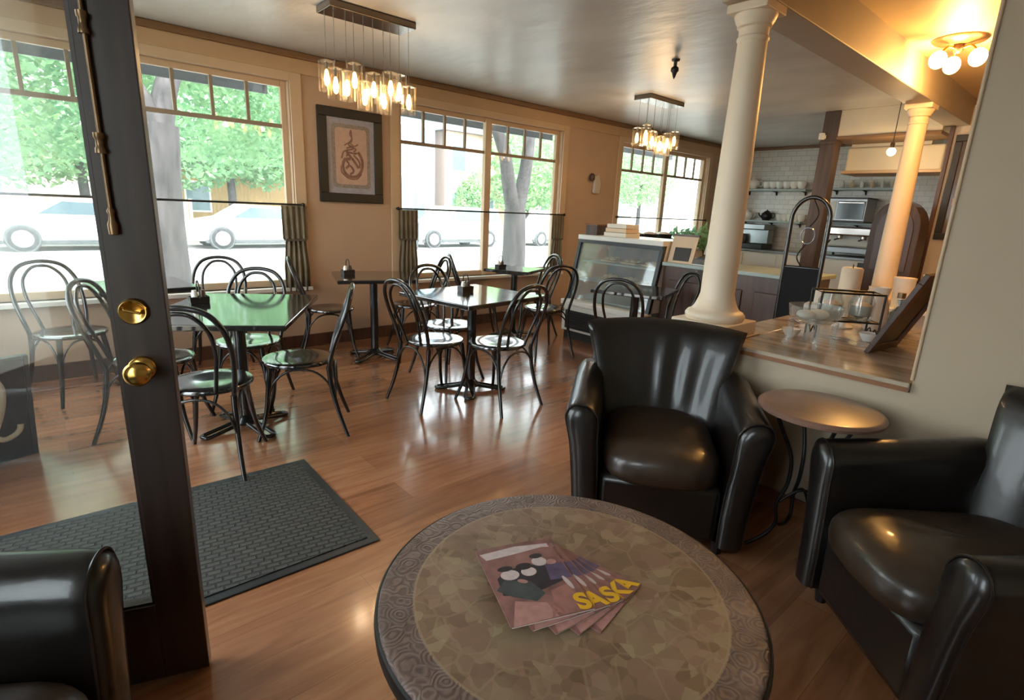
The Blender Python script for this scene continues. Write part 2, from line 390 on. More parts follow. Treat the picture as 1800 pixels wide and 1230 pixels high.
# ------------------------------------------------------------------ the room
XW, YN, YS, XR, XK, ZC = -0.70, 5.2, -1.6, 2.65, 10.0, 2.64
HALLY0, BY0, BY1 = -0.9, 1.365, 1.565
struct(Bx(-1.27, XK+.15, YS-.15, YN+.15, -.12, 0).build('floor', 'floor'))
WINS = [(-.52, 1.88), (2.96, 5.36), (6.6, 9.0)]; ZS, ZT = .60, 2.40
m = MB(); m.box(XW-.15, XK+.15, YN, YN+.15, 0, ZS).box(XW-.15, XK+.15, YN, YN+.15, ZT, ZC+.2)
xs = [XW-.15]+[x for w in WINS for x in w]+[XK+.15]
for i in range(0, len(xs), 2): m.box(xs[i], xs[i+1], YN, YN+.15, ZS, ZT)
struct(m.build('wall_window_side', 'wall_tan'))
# entry wall with doorway (Y 1.89..2.80) and a shop window; the unseen lounge window is added for its daylight
m = MB(); ex = (XW-.15, XW)
XE = -1.12; e2 = (XE-.15, XE)
m.box(*e2, YS-.15, -.9, 0, ZC+.2).box(*e2, -.9, .0, 0, ZC+.2).box(*e2, .0, .9, 0, .6).box(*e2, .0, .9, 2.4, ZC+.2).box(*e2, .9, 1.97, 0, ZC+.2).box(XE, XW, 1.90, 1.97, 0, ZC+.2)
m.box(*ex, 1.97, 2.80, 2.2, ZC+.2).box(*ex, 2.80, 3.2, 0, ZC+.2).box(*ex, 3.2, 4.9, 0, .6).box(*ex, 3.2, 4.9, 2.4, ZC+.2).box(*ex, 4.9, YN, 0, ZC+.2)
struct(m.build('wall_entry_side', 'wall_cream'))
struct(Bx(-1.12, XR+.15, YS-.15, YS, 0, ZC+.2).build('wall_behind', 'wall_cream'))
m = MB(); m.box(XR, XR+.13, YS, .49, 0, ZC+.2).box(XR, XR+.13, .49, 1.47, 0, .735).box(XR+.13, 4.0, 1.37, 1.47, 0, .735).box(XR, XR+.13, .49, 1.565, 2.4, ZC+.2)
struct(m.build('wall_right', 'wall_greige'))
struct(MB().cyl((XR-.002, .492, .79), (XR-.002, .492, 2.64), .007, n=8).build('trim_1', 'trim_light', smooth=True))   # corner bead
struct(Bx(XR+.13, 7.3, HALLY0-.15, HALLY0, 0, ZC+.2).build('wall_hall_back', 'wall_grey'))
struct(Bx(7.2, 7.3, HALLY0, 1.50, 0, ZC+.2).build('wall_hall_end', 'wall_grey'))
struct(Bx(7.3, XK, 1.40, 1.50, 0, ZC+.2).build('wall_kitchen_right', 'wall_cream'))
struct(Bx(XK, XK+.15, 1.4, YN, 0, ZC+.2).build('wall_kitchen', 'tile'))
struct(MB().box(XW-.15, XK+.15, BY1, YN+.15, ZC, ZC+.2).box(-1.27, XR+.13, YS-.15, BY1, ZC, ZC+.2).box(-1.27, XW-.15, BY1, 1.97, ZC, ZC+.2).build('ceiling', 'ceiling'))
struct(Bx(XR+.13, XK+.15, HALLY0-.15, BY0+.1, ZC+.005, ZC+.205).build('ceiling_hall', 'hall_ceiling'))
struct(Bx(XR+.13, 7.2, BY0, BY1, 2.40, ZC+.15).build('trim_2', 'beam', bevel=.006))        # beam over the columns
# crown and header boards, sills, baseboards
struct(Bx(XW, XK, YN-.055, YN, ZC-.055, ZC).build('trim_3', 'trim_brown', bevel=.012))
struct(Bx(XW, XK, YN-.028, YN, 2.47, ZC-.055).build('trim_4', 'trim_tan', bevel=.004))
struct(Bx(XK-.05, XK, 2.7, YN, ZC-.05, ZC).build('trim_5', 'trim_brown', bevel=.01))
struct(Bx(7.17, 7.2, HALLY0, 1.56, ZC-.05, ZC).build('trim_6', 'trim_brown', bevel=.006))
struct(Bx(7.175, 7.2, 1.475, 1.515, 0, ZC-.05).build('trim_7', 'bar_wood', bevel=.004))   # door casing to the kitchen
struct(Bx(XW, XK, YN-.02, YN, 0, .12).build('baseboard_window_side', 'bar_wood', bevel=.004))
struct(Bx(XR-.016, XR, YS, 1.47, 0, .09).build('baseboard_right', 'base_wood', bevel=.004))
struct(Bx(-1.12, XR, YS, YS+.016, 0, .09).build('baseboard_behind', 'base_wood', bevel=.004))
# soffit in front of the kitchen
struct(Bx(7.1, 7.6, 1.56, 2.60, 2.36, ZC).build('trim_8', 'wall_cream', bevel=.005))
struct(Bx(7.09, 7.6, 1.56, 2.60, 2.325, 2.36).build('trim_9', 'trim_brown', bevel=.005))

def window(i, x0, x1):
    w = struct(MB().box(x0-.10, x0, YN-.022, YN, ZS-.02, ZT+.075).box(x1, x1+.10, YN-.022, YN, ZS-.02, ZT+.075).box(x0, x1, YN-.022, YN, ZT, ZT+.075).box(x0, x0+.012, YN, YN+.15, ZS, ZT).box(x1-.012, x1, YN, YN+.15, ZS, ZT).build('window_%d' % i, 'trim_light', bevel=.004))
    Bx(x0-.10, x1+.10, YN-.07, YN+.10, ZS-.035, ZS).build('window_sill', 'frame_white', w, bevel=.005)
    xm = (x0+x1)/2; Y0, Y1 = YN+.05, YN+.09
    f = MB(); f.box(x0+.012, x0+.06, Y0, Y1, ZS, ZT).box(x1-.06, x1-.012, Y0, Y1, ZS, ZT).box(xm-.045, xm+.045, Y0-.02, Y1, ZS, ZT)
    f.box(x0+.06, xm-.045, Y0, Y1, ZT-.05, ZT).box(xm+.045, x1-.06, Y0, Y1, ZT-.05, ZT).box(x0+.06, xm-.045, Y0, Y1, ZS, ZS+.06).box(xm+.045, x1-.06, Y0, Y1, ZS, ZS+.06)
    f.build('sash_frame', 'trim_light', w, bevel=.004)
    for a, b in ((x0+.06, xm-.045), (xm+.045, x1-.06)):
        g = MB(); g.box(a, b, Y0+.005, Y1-.005, 2.01, 2.045)
        for k in (1, 2, 3):
            x = a+(b-a)*k/4; g.box(x-.013, x+.013, Y0+.005, Y1-.005, 2.045, ZT-.05)
        g.build('transom_bars', 'muntin', w, bevel=.003)
        Bx(a, b, Y0+.017, Y0+.021, ZS+.06, ZT-.05).build('pane', 'pane', w)
for i, w in enumerate(WINS): window(i+1, *w)

def side_window(i, y0, y1, XW=XW):
    w = struct(MB().box(XW, XW+.022, y0-.1, y0, .58, 2.5).box(XW, XW+.022, y1, y1+.1, .58, 2.5).box(XW, XW+.022, y0, y1, 2.4, 2.5).box(XW, XW+.06, y0-.1, y1+.1, .565, .6).build('window_%d' % i, 'trim_light', bevel=.004))
    Bx(XW-.08, XW-.076, y0, y1, .6, 2.4).build('pane', 'pane', w)
side_window(4, 3.2, 4.9); side_window(5, .0, .9, -1.12)  # second one, behind the camera, is added and sized to light the lounge

# ------------------------------------------------------------------ the open entrance door
DO = Vector((.24, 1.602, 0)); ang = math.atan2(.322, -.947)
door = bpy.data.objects.new('door_1', None); COL.objects.link(door); door.location = DO; door.rotation_euler = (0, 0, ang); struct(door)
# local +x runs from the latch edge to the hinge, local +y points towards the camera side
DW, DH = .93, 2.16
def side(y): return -y
Bx(0, .114, -.022, .022, .012, DH).build('latch_stile', 'dark_wood', door, bevel=.003)
Bx(DW-.114, DW, -.022, .022, .012, DH).build('hinge_stile', 'dark_wood', door, bevel=.003)
Bx(.114, DW-.114, -.0215, .0215, .012, .265).build('bottom_rail', 'dark_wood', door, bevel=.003)
Bx(.114, DW-.114, -.0215, .0215, DH-.115, DH).build('top_rail', 'dark_wood', door, bevel=.003)
MB().box(.114, .122, -.016, .016, .265, DH-.115).box(DW-.122, DW-.114, -.016, .016, .265, DH-.115).box(.122, DW-.122, -.016, .016, .265, .273).box(.122, DW-.122, -.016, .016, DH-.123, DH-.115).build('glazing_bead', 'dark_wood', door)
Bx(.122, DW-.122, -.003, .003, .273, DH-.123).build('door_pane', 'door_pane', door)
T90 = Matrix.Rotation(R(-90), 4, 'X')      # lathe axis z -> +y ... oriented below
def on_door(x, z): return Matrix.Translation((x, .022, z)) @ Matrix.Rotation(R(-90), 4, 'X')
dead = MB().lathe([(.033, 0), (.033, .006), (.029, .012), (.027, .012), (.022, .007), (0, .007)], 28, T=on_door(.070, 1.115)).build('deadbolt', 'brass', door, smooth=True)
tt = MB(); tt.prism([(.052, 1.108), (.088, 1.118), (.089, 1.125), (.053, 1.117)], .028, .043); tt.build('thumb_turn', 'brass', dead, bevel=.002)
kn = MB().lathe([(.033, 0), (.033, .005), (.026, .012), (.013, .016), (.012, .032), (.022, .038), (.030, .047), (.031, .056), (.026, .066), (.015, .071), (0, .072)], 28, T=on_door(.068, .967)).build('door_knob', 'brass', door, smooth=True)
b = MB()
rod = [(.090, DH-.02), (.087, 1.335)]
b.tube([(.090, .031, DH-.03), (.086, .031, 1.335)], .0045, n=8)
b.build('surface_bolt_rod', 'brass_old', door, smooth=True)
for z in (1.75, 1.505):
    MB().lathe([(.011, -.022), (.011, -.012), (.008, -.008), (.008, .008), (.011, .012), (.011, .022)], 14, c=(.089, .031)).build('bolt_guide', 'brass_old', door, smooth=True, loc=(0, 0, z))
MB().lathe([(.0, -.035), (.010, -.033), (.011, -.01), (.007, 0), (.006, .012), (.009, .02), (.004, .03)], 14, c=(.086, .031)).build('bolt_pull', 'brass_old', door, smooth=True, loc=(0, 0, 1.335))
# ------------------------------------------------------------------ coffee table and magazines
CT = (.882, .742)
t = thing('coffee_table', 'round stone-topped coffee table with magazines fanned on it', 'coffee table', (*CT, 0))
MB().lathe([(0, .455), (.43, .455), (.452, .46), (.458, .475), (.458, .494), (.452, .4995), (.44, .5), (0, .5)], 96).build('tabletop', 'stone_inlay', t, smooth=True)
MB().lathe([(.452, .452), (.464, .458), (.466, .476), (.464, .492), (.4585, .495), (.4585, .46)], 96).build('table_rim', 'iron', t, smooth=True)
MB().lathe([(.0, .02), (.27, .02), (.27, .04), (.12, .06), (.06, .12), (.05, .3), (.07, .4), (.16, .455), (0, .455)], 32).build('pedestal', 'iron', t, smooth=True)
for k in range(4):
    a = PI/4+k*PI/2
    MB().ball((.22*math.cos(a), .22*math.sin(a), .012), .025, (1, 1, .5)).build('foot', 'iron', t, smooth=True)

M['cover'] = shade('magazine_cover', (.55, .39, .37), .32, var=.45, vscale=16)
M['cover_dark'] = shade('magazine_dark', (.17, .16, .19), .35, var=.3, vscale=40)
M['cover_slate'] = shade('magazine_slate', (.26, .29, .30), .35, var=.25, vscale=30)
M['cover_violet'] = shade('magazine_violet', (.36, .31, .43), .35, var=.3, vscale=30)
M['cover_pale'] = shade('magazine_pale', (.80, .74, .75), .4, var=.1, vscale=60)
M['cover_skin'] = shade('magazine_skin', (.70, .52, .50), .4, var=.15, vscale=40)
M['cover_rose'] = shade('magazine_rose', (.62, .43, .40), .4, var=.2, vscale=30)
M['cover_yellow'] = shade('magazine_yellow', (.90, .70, .14), .4, var=.08, vscale=30)
def ellipse(c, a, b, z, n=18, rot=0):
    return [(c[0]+a*math.cos(2*PI*i/n)*math.cos(rot)-b*math.sin(2*PI*i/n)*math.sin(rot), c[1]+a*math.cos(2*PI*i/n)*math.sin(rot)+b*math.sin(2*PI*i/n)*math.cos(rot), z) for i in range(n)]
def flat(mb, poly): mb.add(poly, [tuple(range(len(poly)))])
def letter(ch, size, mt, parent, loc, rz=0, bold=.004, sx=1.0):
    cu = bpy.data.curves.new('letter', 'FONT'); cu.body = ch; cu.size = size; cu.extrude = .0002; cu.offset = bold; cu.align_x = 'RIGHT'
    to = bpy.data.objects.new('title_letter_curve', cu); COL.objects.link(to)
    dg = bpy.context.evaluated_depsgraph_get(); me = bpy.data.meshes.new_from_object(to.evaluated_get(dg))
    bpy.data.objects.remove(to); bpy.data.curves.remove(cu)
    me.materials.clear(); me.materials.append(M[mt])
    o = bpy.data.objects.new('title_letter', me); COL.objects.link(o); o.parent = parent; o.location = loc; o.rotation_euler = (0, 0, rz); o.scale = (sx, 1, 1)
    return o
MW, MH = .205, .285
PIV = Vector((.955, .905, 0))                  # the fan turns about its far end
base = Vector((.862, .639, 0)); adir = math.atan2(.229, .089)-PI/2   # lower right corner and rotation of the top copy
labels = ['magazine on top of the fan with three pale faces on its cover', 'second magazine of the fan, right under the top one', 'middle magazine of the fan, third from the top',
          'fourth magazine of the fan, next to the bottom one', 'bottom magazine of the fan, its yellow letter farthest right']
for k in range(5):
    th = R(8.8)*k
    p = PIV+Matrix.Rotation(th, 3, 'Z') @ (base-PIV)
    z0 = .5005+(4-k)*.0042
    g = thing('magazine', labels[k], 'magazine', (p.x, p.y, z0), adir+th+R(0 if k == 0 else -3), 'magazines fanned on the coffee table')
    # local: lower right corner at the origin, x to the left is negative
    Bx(-MW+.002, -.0005, .001, MH-.001, .0, .0034).build('pages', 'paper', g)
    MB().box(-MW, 0, 0, MH, .0034, .0040).box(-MW-.0008, -MW, 0, MH, .0001, .0040).build('cover', 'cover', g)
    Z = .0042; a = MB()
    a.cur = 0   # dark clothes
    flat(a, [(-.19, .10, Z), (-.14, .085, Z), (-.085, .095, Z), (-.03, .11, Z), (-.035, .17, Z), (-.09, .19, Z), (-.15, .185, Z), (-.185, .16, Z)])
    a.cur = 1   # slate
    flat(a, [(-.20, .12, Z+.0001), (-.17, .09, Z+.0001), (-.12, .06, Z+.0001), (-.09, .08, Z+.0001), (-.11, .13, Z+.0001), (-.17, .15, Z+.0001)])
    a.cur = 2   # violet
    flat(a, [(-.06, .12, Z+.0001), (-.004, .115, Z+.0001), (-.004, .175, Z+.0001), (-.05, .18, Z+.0001)])
    a.cur = 3   # pale
    flat(a, ellipse((-.150, .165), .024, .019, Z+.0002)); flat(a, ellipse((-.100, .165), .020, .017, Z+.0002)); flat(a, ellipse((-.060, .195), .020, .018, Z+.0002))
    flat(a, [(-.19, .235, Z), (-.12, .24, Z), (-.03, .25, Z), (-.01, .245, Z), (-.01, .262, Z), (-.10, .272, Z), (-.20, .262, Z)])
    flat(a, ellipse((-.022, .100), .006, .026, Z+.0002, rot=.15))
    a.cur = 4   # skin
    flat(a, ellipse((-.128, .135), .013, .007, Z+.0003, rot=-.5)); flat(a, ellipse((-.03, .185), .014, .010, Z+.0003)); flat(a, [(-.20, .0, Z), (-.09, .002, Z), (-.10, .05, Z), (-.17, .075, Z)])
    a.cur = 5
    flat(a, [(-.085, .02, Z), (-.02, .055, Z), (-.012, .10, Z), (-.075, .085, Z)])
    a.cur = 0
    flat(a, ellipse((-.105, .187), .022, .013, Z+.0003)); flat(a, ellipse((-.06, .218), .018, .010, Z+.0003)); flat(a, ellipse((-.155, .19), .02, .010, Z+.0003))
    a.build('cover_picture', ['cover_dark', 'cover_slate', 'cover_violet', 'cover_pale', 'cover_skin', 'cover_rose'], g)
    letter('SASKA'[k], .072, 'cover_yellow', g, (-.002, .006, Z+.0006), 0, .003)
    if k == 0: letter('AL', .045, 'cover_rose', g, (-.052, .004, Z+.0006), 0, .001)

# ------------------------------------------------------------------ leather armchairs
def tub_chair(loc, rz, label):
    g = thing('leather_armchair', label, 'armchair', (*loc, 0), rz, 'black leather armchairs in the lounge corner')
    # backrest
    nu, nv = 40, 22; V = []
    def pt(u, v, s):
        zt = .885-.022*u*u; z = .26+(zt-.26)*v
        hw = .285+.105*max(0, v-.25)**1.2/.708
        y = hw*u; x = -.20-.165*v+.10*abs(u)**2.4*(.6+.4*v)
        e = max(0, (1-abs(u)**10)*(1-v**12))**.45
        th = (.055+.012*v)*e
        fl = 0
        if s > 0 and .25 < v < .95:
            w = math.exp(-((u-.15)/.55)**2)*math.sin((v-.25)/.7*PI)
            fl = .0055*w*math.sin(u*17+1.2*math.sin(v*3))
        return (x+s*th+fl, y, z)
    vs = [pt(-1+2*i/nu, j/nv, 1) for i in range(nu+1) for j in range(nv+1)]+[pt(-1+2*i/nu, j/nv, -1) for i in range(nu+1) for j in range(nv+1)]
    off = (nu+1)*(nv+1); fs = []
    for i in range(nu):
        for j in range(nv):
            a = i*(nv+1)+j; q = (a, a+nv+1, a+nv+2, a+1); fs.append(q); fs.append(tuple(off+x for x in q[::-1]))
    rim = [i*(nv+1) for i in range(nu+1)]+[nu*(nv+1)+j for j in range(1, nv+1)]+[i*(nv+1)+nv for i in range(nu-1, -1, -1)]+[j for j in range(nv-1, 0, -1)]
    for k in range(len(rim)):
        a, b2 = rim[k], rim[(k+1) % len(rim)]; fs.append((a, b2, off+b2, off+a))
    MB().add(vs, fs).build('backrest', 'leather', g, smooth=True)
    # arms
    for s in (1, -1):
        rings = []
        def prof(x, k, top):
            r = []
            lean = lambda z: .03*(z/.6)**2
            w0, w1 = .048, .070
            P = []
            for z in (.06, .2, .35, .46): P.append((-(w0+.012*z/.46), z))
            cz = top-.07
            for i in range(9):
                a = PI*i/8; P.append((-w1*math.cos(a), cz+.07*math.sin(a)*1.0))
            for z in (.46, .35, .2, .06): P.append((w0+.012*z/.46, z))
            zc = .36; yc = .305
            for (y, z) in P:
                yy = yc+y*k+lean(z)*1.6; zz = zc+(z-zc)*(1-(1-k)*.14) if z > .1 else z
                r.append((x, s*yy, zz))
            return r
        for x, k, top in ((-.33, .55, .64), (-.31, .9, .655), (-.2, 1, .66), (-.05, 1, .648), (.1, 1, .638), (.25, 1, .630), (.32, 1, .626), (.35, .96, .622), (.366, .85, .615), (.374, .65, .605), (.378, .35, .59)):
            rings.append(prof(x, k, top))
        arm = MB().loft(rings).build('arm', 'leather', g, smooth=True)
        pp = [q for q in prof(.352, .97, .624)]
        MB().tube(smooth_path(pp, 3), .004, n=6).build('arm_piping', 'leather_pipe', arm, smooth=True)
    # seat cushion: superellipsoid with a bulging front
    vs = []; n, mm = 40, 16
    def sg(v, p): return math.copysign(abs(v)**p, v)
    vs = []; fs = []
    for i in range(mm+1):
        b2 = -PI/2+PI*i/mm
        for k in range(n):
            a = 2*PI*k/n
            x = .06+.325*sg(math.cos(b2), .45)*sg(math.cos(a), .42); y = .252*sg(math.cos(b2), .45)*sg(math.sin(a), .42)
            z = .365+.085*sg(math.sin(b2), .75)
            if z > .365: z += .02*math.cos(min(1, abs(y)/.25)*PI/2)+.004*math.sin(x*37+y*11)*math.sin(y*29)
            if x > .2: x += .035*math.cos(min(1, abs(y)/.25)*PI/2)
            vs.append((x, y, z))
    for i in range(mm):
        for k in range(n):
            j = (k+1) % n; fs.append((i*n+k, i*n+j, (i+1)*n+j, (i+1)*n+k))
    MB().add(vs, fs).build('seat_cushion', 'leather_seat', g, smooth=True)
    MB().box(-.30, .345, -.256, .256, .055, .315).build('seat_base', 'leather', g, smooth=True, bevel=.03)
    for x in (-.26, .30):
        for y in (-.27, .27): MB().lathe([(.02, 0), (.027, .06)], 10, c=(x, y)).build('foot', 'iron', g)
    return g
tub_chair((2.13, 1.315), R(217), 'black leather armchair in front of the near column, facing the coffee table')
tub_chair((2.125, .105), R(136.5), 'black leather armchair by the right wall, cut off by the picture edge')
tub_chair((-.46, 1.22), R(-28), 'black leather armchair in the lower left corner beside the open door')

# ------------------------------------------------------------------ little iron table between the armchairs
g = thing('side_table', 'small round side table on curved iron legs between two armchairs', 'side table', (2.335, .71, 0))
M['copper_top'] = shade('copper_top', (.47, .36, .31), .34, metal=0, var=.25, vscale=6, coat=.3)
MB().lathe([(0, .645), (.215, .645), (.232, .652), (.235, .664), (.228, .672), (.215, .675), (0, .675)], 56).build('tabletop', 'copper_top', g, smooth=True)
for k in range(4):
    a = PI/4+k*PI/2-.1; c, s_ = math.cos(a), math.sin(a)
    pts = [(.17*c, .17*s_, .645), (.13*c, .13*s_, .56), (.075*c, .075*s_, .44), (.07*c, .07*s_, .32), (.10*c, .10*s_, .22), (.09*c, .09*s_, .13), (.13*c, .13*s_, .06), (.20*c, .20*s_, .008)]
    MB().tube(smooth_path(pts, 5), .008, n=8).build('leg', 'iron', g, smooth=True)
for sgn in (0, 1):
    a = PI/4-.1+sgn*PI/2; c, s_ = math.cos(a), math.sin(a)
    MB().tube(smooth_path([(.10*c, .10*s_, .22), (.03*c, .03*s_, .285), (-.03*c, -.03*s_, .285), (-.10*c, -.10*s_, .22)], 5), .006, n=8).build('stretcher', 'iron', g, smooth=True)
MB().tube([(.15*math.cos(2*PI*i/32), .15*math.sin(2*PI*i/32), .64) for i in range(32)], .006, n=8, closed=True).build('top_ring', 'iron', g, smooth=True)

# ------------------------------------------------------------------ floor mat
mx = thing('door_mat', 'large black ribbed rubber mat on the floor inside the door', 'mat', (.33, 2.345, 0), R(-1.5))
Bx(-.95, .635, -.465, .465, .0005, .008).build('rubber_border', 'case_dark', mx, bevel=.003)
Bx(-.91, .595, -.425, .425, .008, .012).build('ribbed_field', 'mat_rubber', mx)

# ------------------------------------------------------------------ bentwood chairs
def bentwood():
    g = thing('bentwood_chair', '', 'chair', (0, 0, 0), 0, 'black bentwood cafe chairs')
    MB().lathe([(0, .435), (.185, .435), (.205, .441), (.208, .452), (.202, .462), (.17, .466), (.12, .462), (0, .459)], 36).build('seat', 'black_seat', g, smooth=True)
    hoop = [(-.185, -.165, .43), (-.215, -.185, .55), (-.262, -.196, .68), (-.306, -.178, .80), (-.330, -.115, .882), (-.338, 0, .908), (-.330, .115, .882), (-.306, .178, .80), (-.262, .196, .68), (-.215, .185, .55), (-.185, .165, .43)]
    MB().tube(smooth_path(hoop, 5), .0135, n=10).build('back_hoop', 'black_metal', g, smooth=True)
    inn = [(-.192, -.085, .455), (-.222, -.105, .56), (-.265, -.125, .68), (-.304, -.115, .79), (-.322, -.06, .862), (-.326, 0, .878), (-.322, .06, .862), (-.304, .115, .79), (-.265, .125, .68), (-.222, .105, .56), (-.192, .085, .455)]
    MB().tube(smooth_path(inn, 5), .0105, n=10).build('inner_hoop', 'black_metal', g, smooth=True)
    for s in (1, -1):
        MB().tube(smooth_path([(-.185, s*.165, .435), (-.20, s*.17, .30), (-.235, s*.185, .15), (-.285, s*.21, 0)], 5), .0165, .011, n=10).build('leg', 'black_metal', g, smooth=True)
        MB().tube(smooth_path([(.145, s*.125, .437), (.16, s*.14, .30), (.18, s*.16, .15), (.225, s*.195, 0)], 5), .0175, .011, n=10).build('leg', 'black_metal', g, smooth=True)
    F1, F2, R1, R2 = (.168, .148, .22), (.168, -.148, .22), (-.218, .178, .22), (-.218, -.178, .22)
    for a, b in ((F1, F2), (F1, R1), (F2, R2), (R1, R2)):
        a, b = Vector(a), Vector(b); mid = (a+b)/2; mid.z = .428; q1 = a*.8+mid*.2; q1.z = .34; q2 = b*.8+mid*.2; q2.z = .34
        MB().tube(smooth_path([a, q1, a*.35+mid*.65+Vector((0, 0, (.425-a.z)*.3)), b*.35+mid*.65+Vector((0, 0, (.425-b.z)*.3)), q2, b], 4), .007, n=8).build('brace', 'black_metal', g, smooth=True)
    return g
CH0 = bentwood(); used = []
def chair(x, y, deg, label):
    if not used:
        CH0.location = (x, y, 0); CH0.rotation_euler = (0, 0, R(deg)); CH0['label'] = label; used.append(1); return CH0
    return dup(CH0, (x, y, 0), R(deg), label)
def cafe_table(x, y, deg, lx, ly, label, z=.765, feet=4, fl=.27):
    g = thing('cafe_table', label, 'table', (x, y, 0), R(deg), 'black cafe tables')
    Bx(-lx/2, lx/2, -ly/2, ly/2, z-.032, z).build('tabletop', 'black_lam', g, bevel=.006)
    MB().cyl((0, 0, .03), (0, 0, z-.05), .036, n=20).build('column', 'black_metal', g, smooth=True)
    Bx(-.16, .16, -.16, .16, z-.055, z-.032).build('top_plate', 'black_metal', g, bevel=.004)
    MB().lathe([(0, .035), (.07, .035), (.075, .05), (.05, .075), (.036, .09), (0, .09)], 20).build('hub', 'black_metal', g, smooth=True)
    for k in range(feet):
        a = k*PI/2+PI/4; T = Matrix.Rotation(a, 3, 'Z')
        pts = [T @ Vector(p) for p in ((.03, -.026, .05), (.12, -.028, .035), (fl-.03, -.03, .017), (fl-.006, -.018, .016), (fl, 0, .016), (fl-.006, .018, .016), (fl-.03, .03, .017), (.12, .028, .035), (.03, .026, .05))]
        MB().tube(smooth_path(pts, 3), .0125, n=8).build('foot', 'black_metal', g, smooth=True)
    return g
cafe_table(.865, 3.45, -31, .76, 1.02, 'black cafe table nearest the open door, its top reflecting the trees')
cafe_table(.55, 4.66, 5, .6, .6, 'black cafe table tight under the left window, mostly behind the door stile')
cafe_table(2.29, 4.50, -19, .68, .66, 'black cafe table against the wall under the framed picture')
cafe_table(2.47, 3.25, 7, .80, .76, 'black cafe table alone in the middle of the floor')
cafe_table(4.0, 4.50, 25, .52, .52, 'small black cafe table under the middle window mullion')
cafe_table(3.97, 2.84, 20, .62, .62, 'black cafe table in front of the pastry case')
chair(.61, 3.065, 60, 'black bentwood chair nearest the mat, seen from behind beside the door stile')
chair(1.14, 3.26, 155, 'black bentwood chair at the mat corner, its back to the room')
chair(1.02, 3.86, 238, 'black bentwood chair on the window side of the table nearest the door')
chair(.46, 3.70, -30, 'black bentwood chair on the left of the table nearest the door, behind the glass')
chair(.12, 4.70, -72, 'leftmost black bentwood chair, seen whole through the door glass')
chair(1.03, 4.72, -112, 'black bentwood chair by the left window, behind the table nearest the door')
chair(1.98, 4.74, -20, 'black bentwood chair on the left of the table under the framed picture')
chair(2.76, 4.58, 165, 'black bentwood chair on the right of the table under the framed picture')
chair(2.13, 3.24, 5, 'black bentwood chair on the left of the table in the middle of the floor')
chair(2.46, 2.93, 95, 'black bentwood chair nearest the camera at the table in the middle of the floor')
chair(2.52, 3.62, -88, 'black bentwood chair on the far side of the table in the middle of the floor')
chair(3.66, 4.70, -28, 'black bentwood chair on the left of the small table under the middle window')
chair(4.22, 4.49, 165, 'black bentwood chair on the right of the small table under the middle window')
chair(3.80, 3.80, 72, 'black bentwood chair standing alone between the small window table and the pastry case')
chair(3.70, 2.74, 25, 'black bentwood chair just behind the armchair back, seen from behind at the pastry case')
chair(4.25, 2.74, 160, 'black bentwood chair between the bar counter and the table in front of the pastry case')
def caddy(x, y, label):
    g = thing('condiment_caddy', label, 'caddy', (x, y, .765), 0, 'small caddies on the cafe tables')
    MB().box(-.05, .05, -.035, .035, 0, .008).box(-.05, .05, -.036, -.032, .008, .04).box(-.05, .05, .032, .036, .008, .04).box(-.052, -.048, -.036, .036, .008, .04).box(.048, .052, -.036, .036, .008, .04).build('tray', 'iron', g)
    MB().tube(smooth_path([(0, -.034, .03), (0, -.03, .11), (0, 0, .135), (0, .03, .11), (0, .034, .03)], 4), .004, n=6).build('handle', 'iron', g, smooth=True)
    for k, mt in enumerate(('white_cer', 'bar_wood')):
        j = MB().lathe([(.016, .008), (.018, .02), (.018, .06), (.013, .07), (.013, .078), (0, .078)], 12, c=(-.022+.044*k, 0)).build('shaker', mt, g, smooth=True)
caddy(2.12, 4.66, 'dark caddy on the table under the framed picture')
caddy(2.50, 3.38, 'dark caddy on the table in the middle of the floor')
caddy(3.86, 4.58, 'dark caddy on the small table under the middle window')
caddy(.72, 3.70, 'dark caddy on the table nearest the open door')
# ------------------------------------------------------------------ columns, post
def column(name, x, y, z0, label, plinth=True):
    g = thing(name, label, 'column', (x, y, z0))
    H = 2.40-z0; p = .165
    if plinth: Bx(-p, p, -p, p, 0, .075).build('plinth', 'column', g, bevel=.006)
    b = .075 if plinth else 0
    MB().lathe([(0, b), (.150, b), (.158, b+.016), (.158, b+.028), (.146, b+.044), (.132, b+.05), (.122, b+.06), (.112, b+.075), (.105, b+.09), (.098, b+.11), (0, b+.11)], 40).build('base', 'column', g, smooth=True)
    sh = [(0, b+.10), (.097, b+.108), (.092, b+.13)]
    top = H-.16
    for i in range(9):
        f = i/8; sh.append((.089-.020*f**1.4, b+.14+(top-b-.14)*f))
    sh += [(.068, top), (.075, top+.008), (.075, top+.018), (.068, top+.026), (0, top+.026)]
    MB().lathe(sh, 40).build('shaft', 'column', g, smooth=True)
    MB().lathe([(0, top+.02), (.069, top+.02), (.070, top+.06), (.080, top+.066), (.080, top+.074), (.090, top+.09), (.099, top+.112), (.099, top+.12), (0, top+.12)], 40).build('capital', 'column', g, smooth=True)
    Bx(-.104, .104, -.10, .10, top+.12, H).build('abacus', 'column', g, bevel=.005)
    return g
struct(Bx(XR-.02, XR+.36, 1.29, 1.64, 0, .785).build('trim_10', 'wall_greige', bevel=.004))   # pier carrying the near column
column('column', 2.80, 1.465, .785, 'near cream round column standing behind the armchair')
g = thing('pony_wall', 'low white-topped wall carrying the far column', 'low wall', (5.83, 1.42, 0))
Bx(-.35, .5, -.5, .22, 0, .69).build('body', 'wall_cream', g, bevel=.004); Bx(-.38, .53, -.53, .25, .69, .72).build('cap', 'white_paint', g, bevel=.005)
column('column', 5.83, 1.465, .721, 'far cream round column at the end of the beam', False)
g = thing('wooden_post', 'square dark brown wooden post beside the kitchen shelves', 'post', (7.17, 2.62, 0))
Bx(-.085, .085, -.085, .085, 0, ZC).build('shaft', 'post_wood', g, bevel=.01)
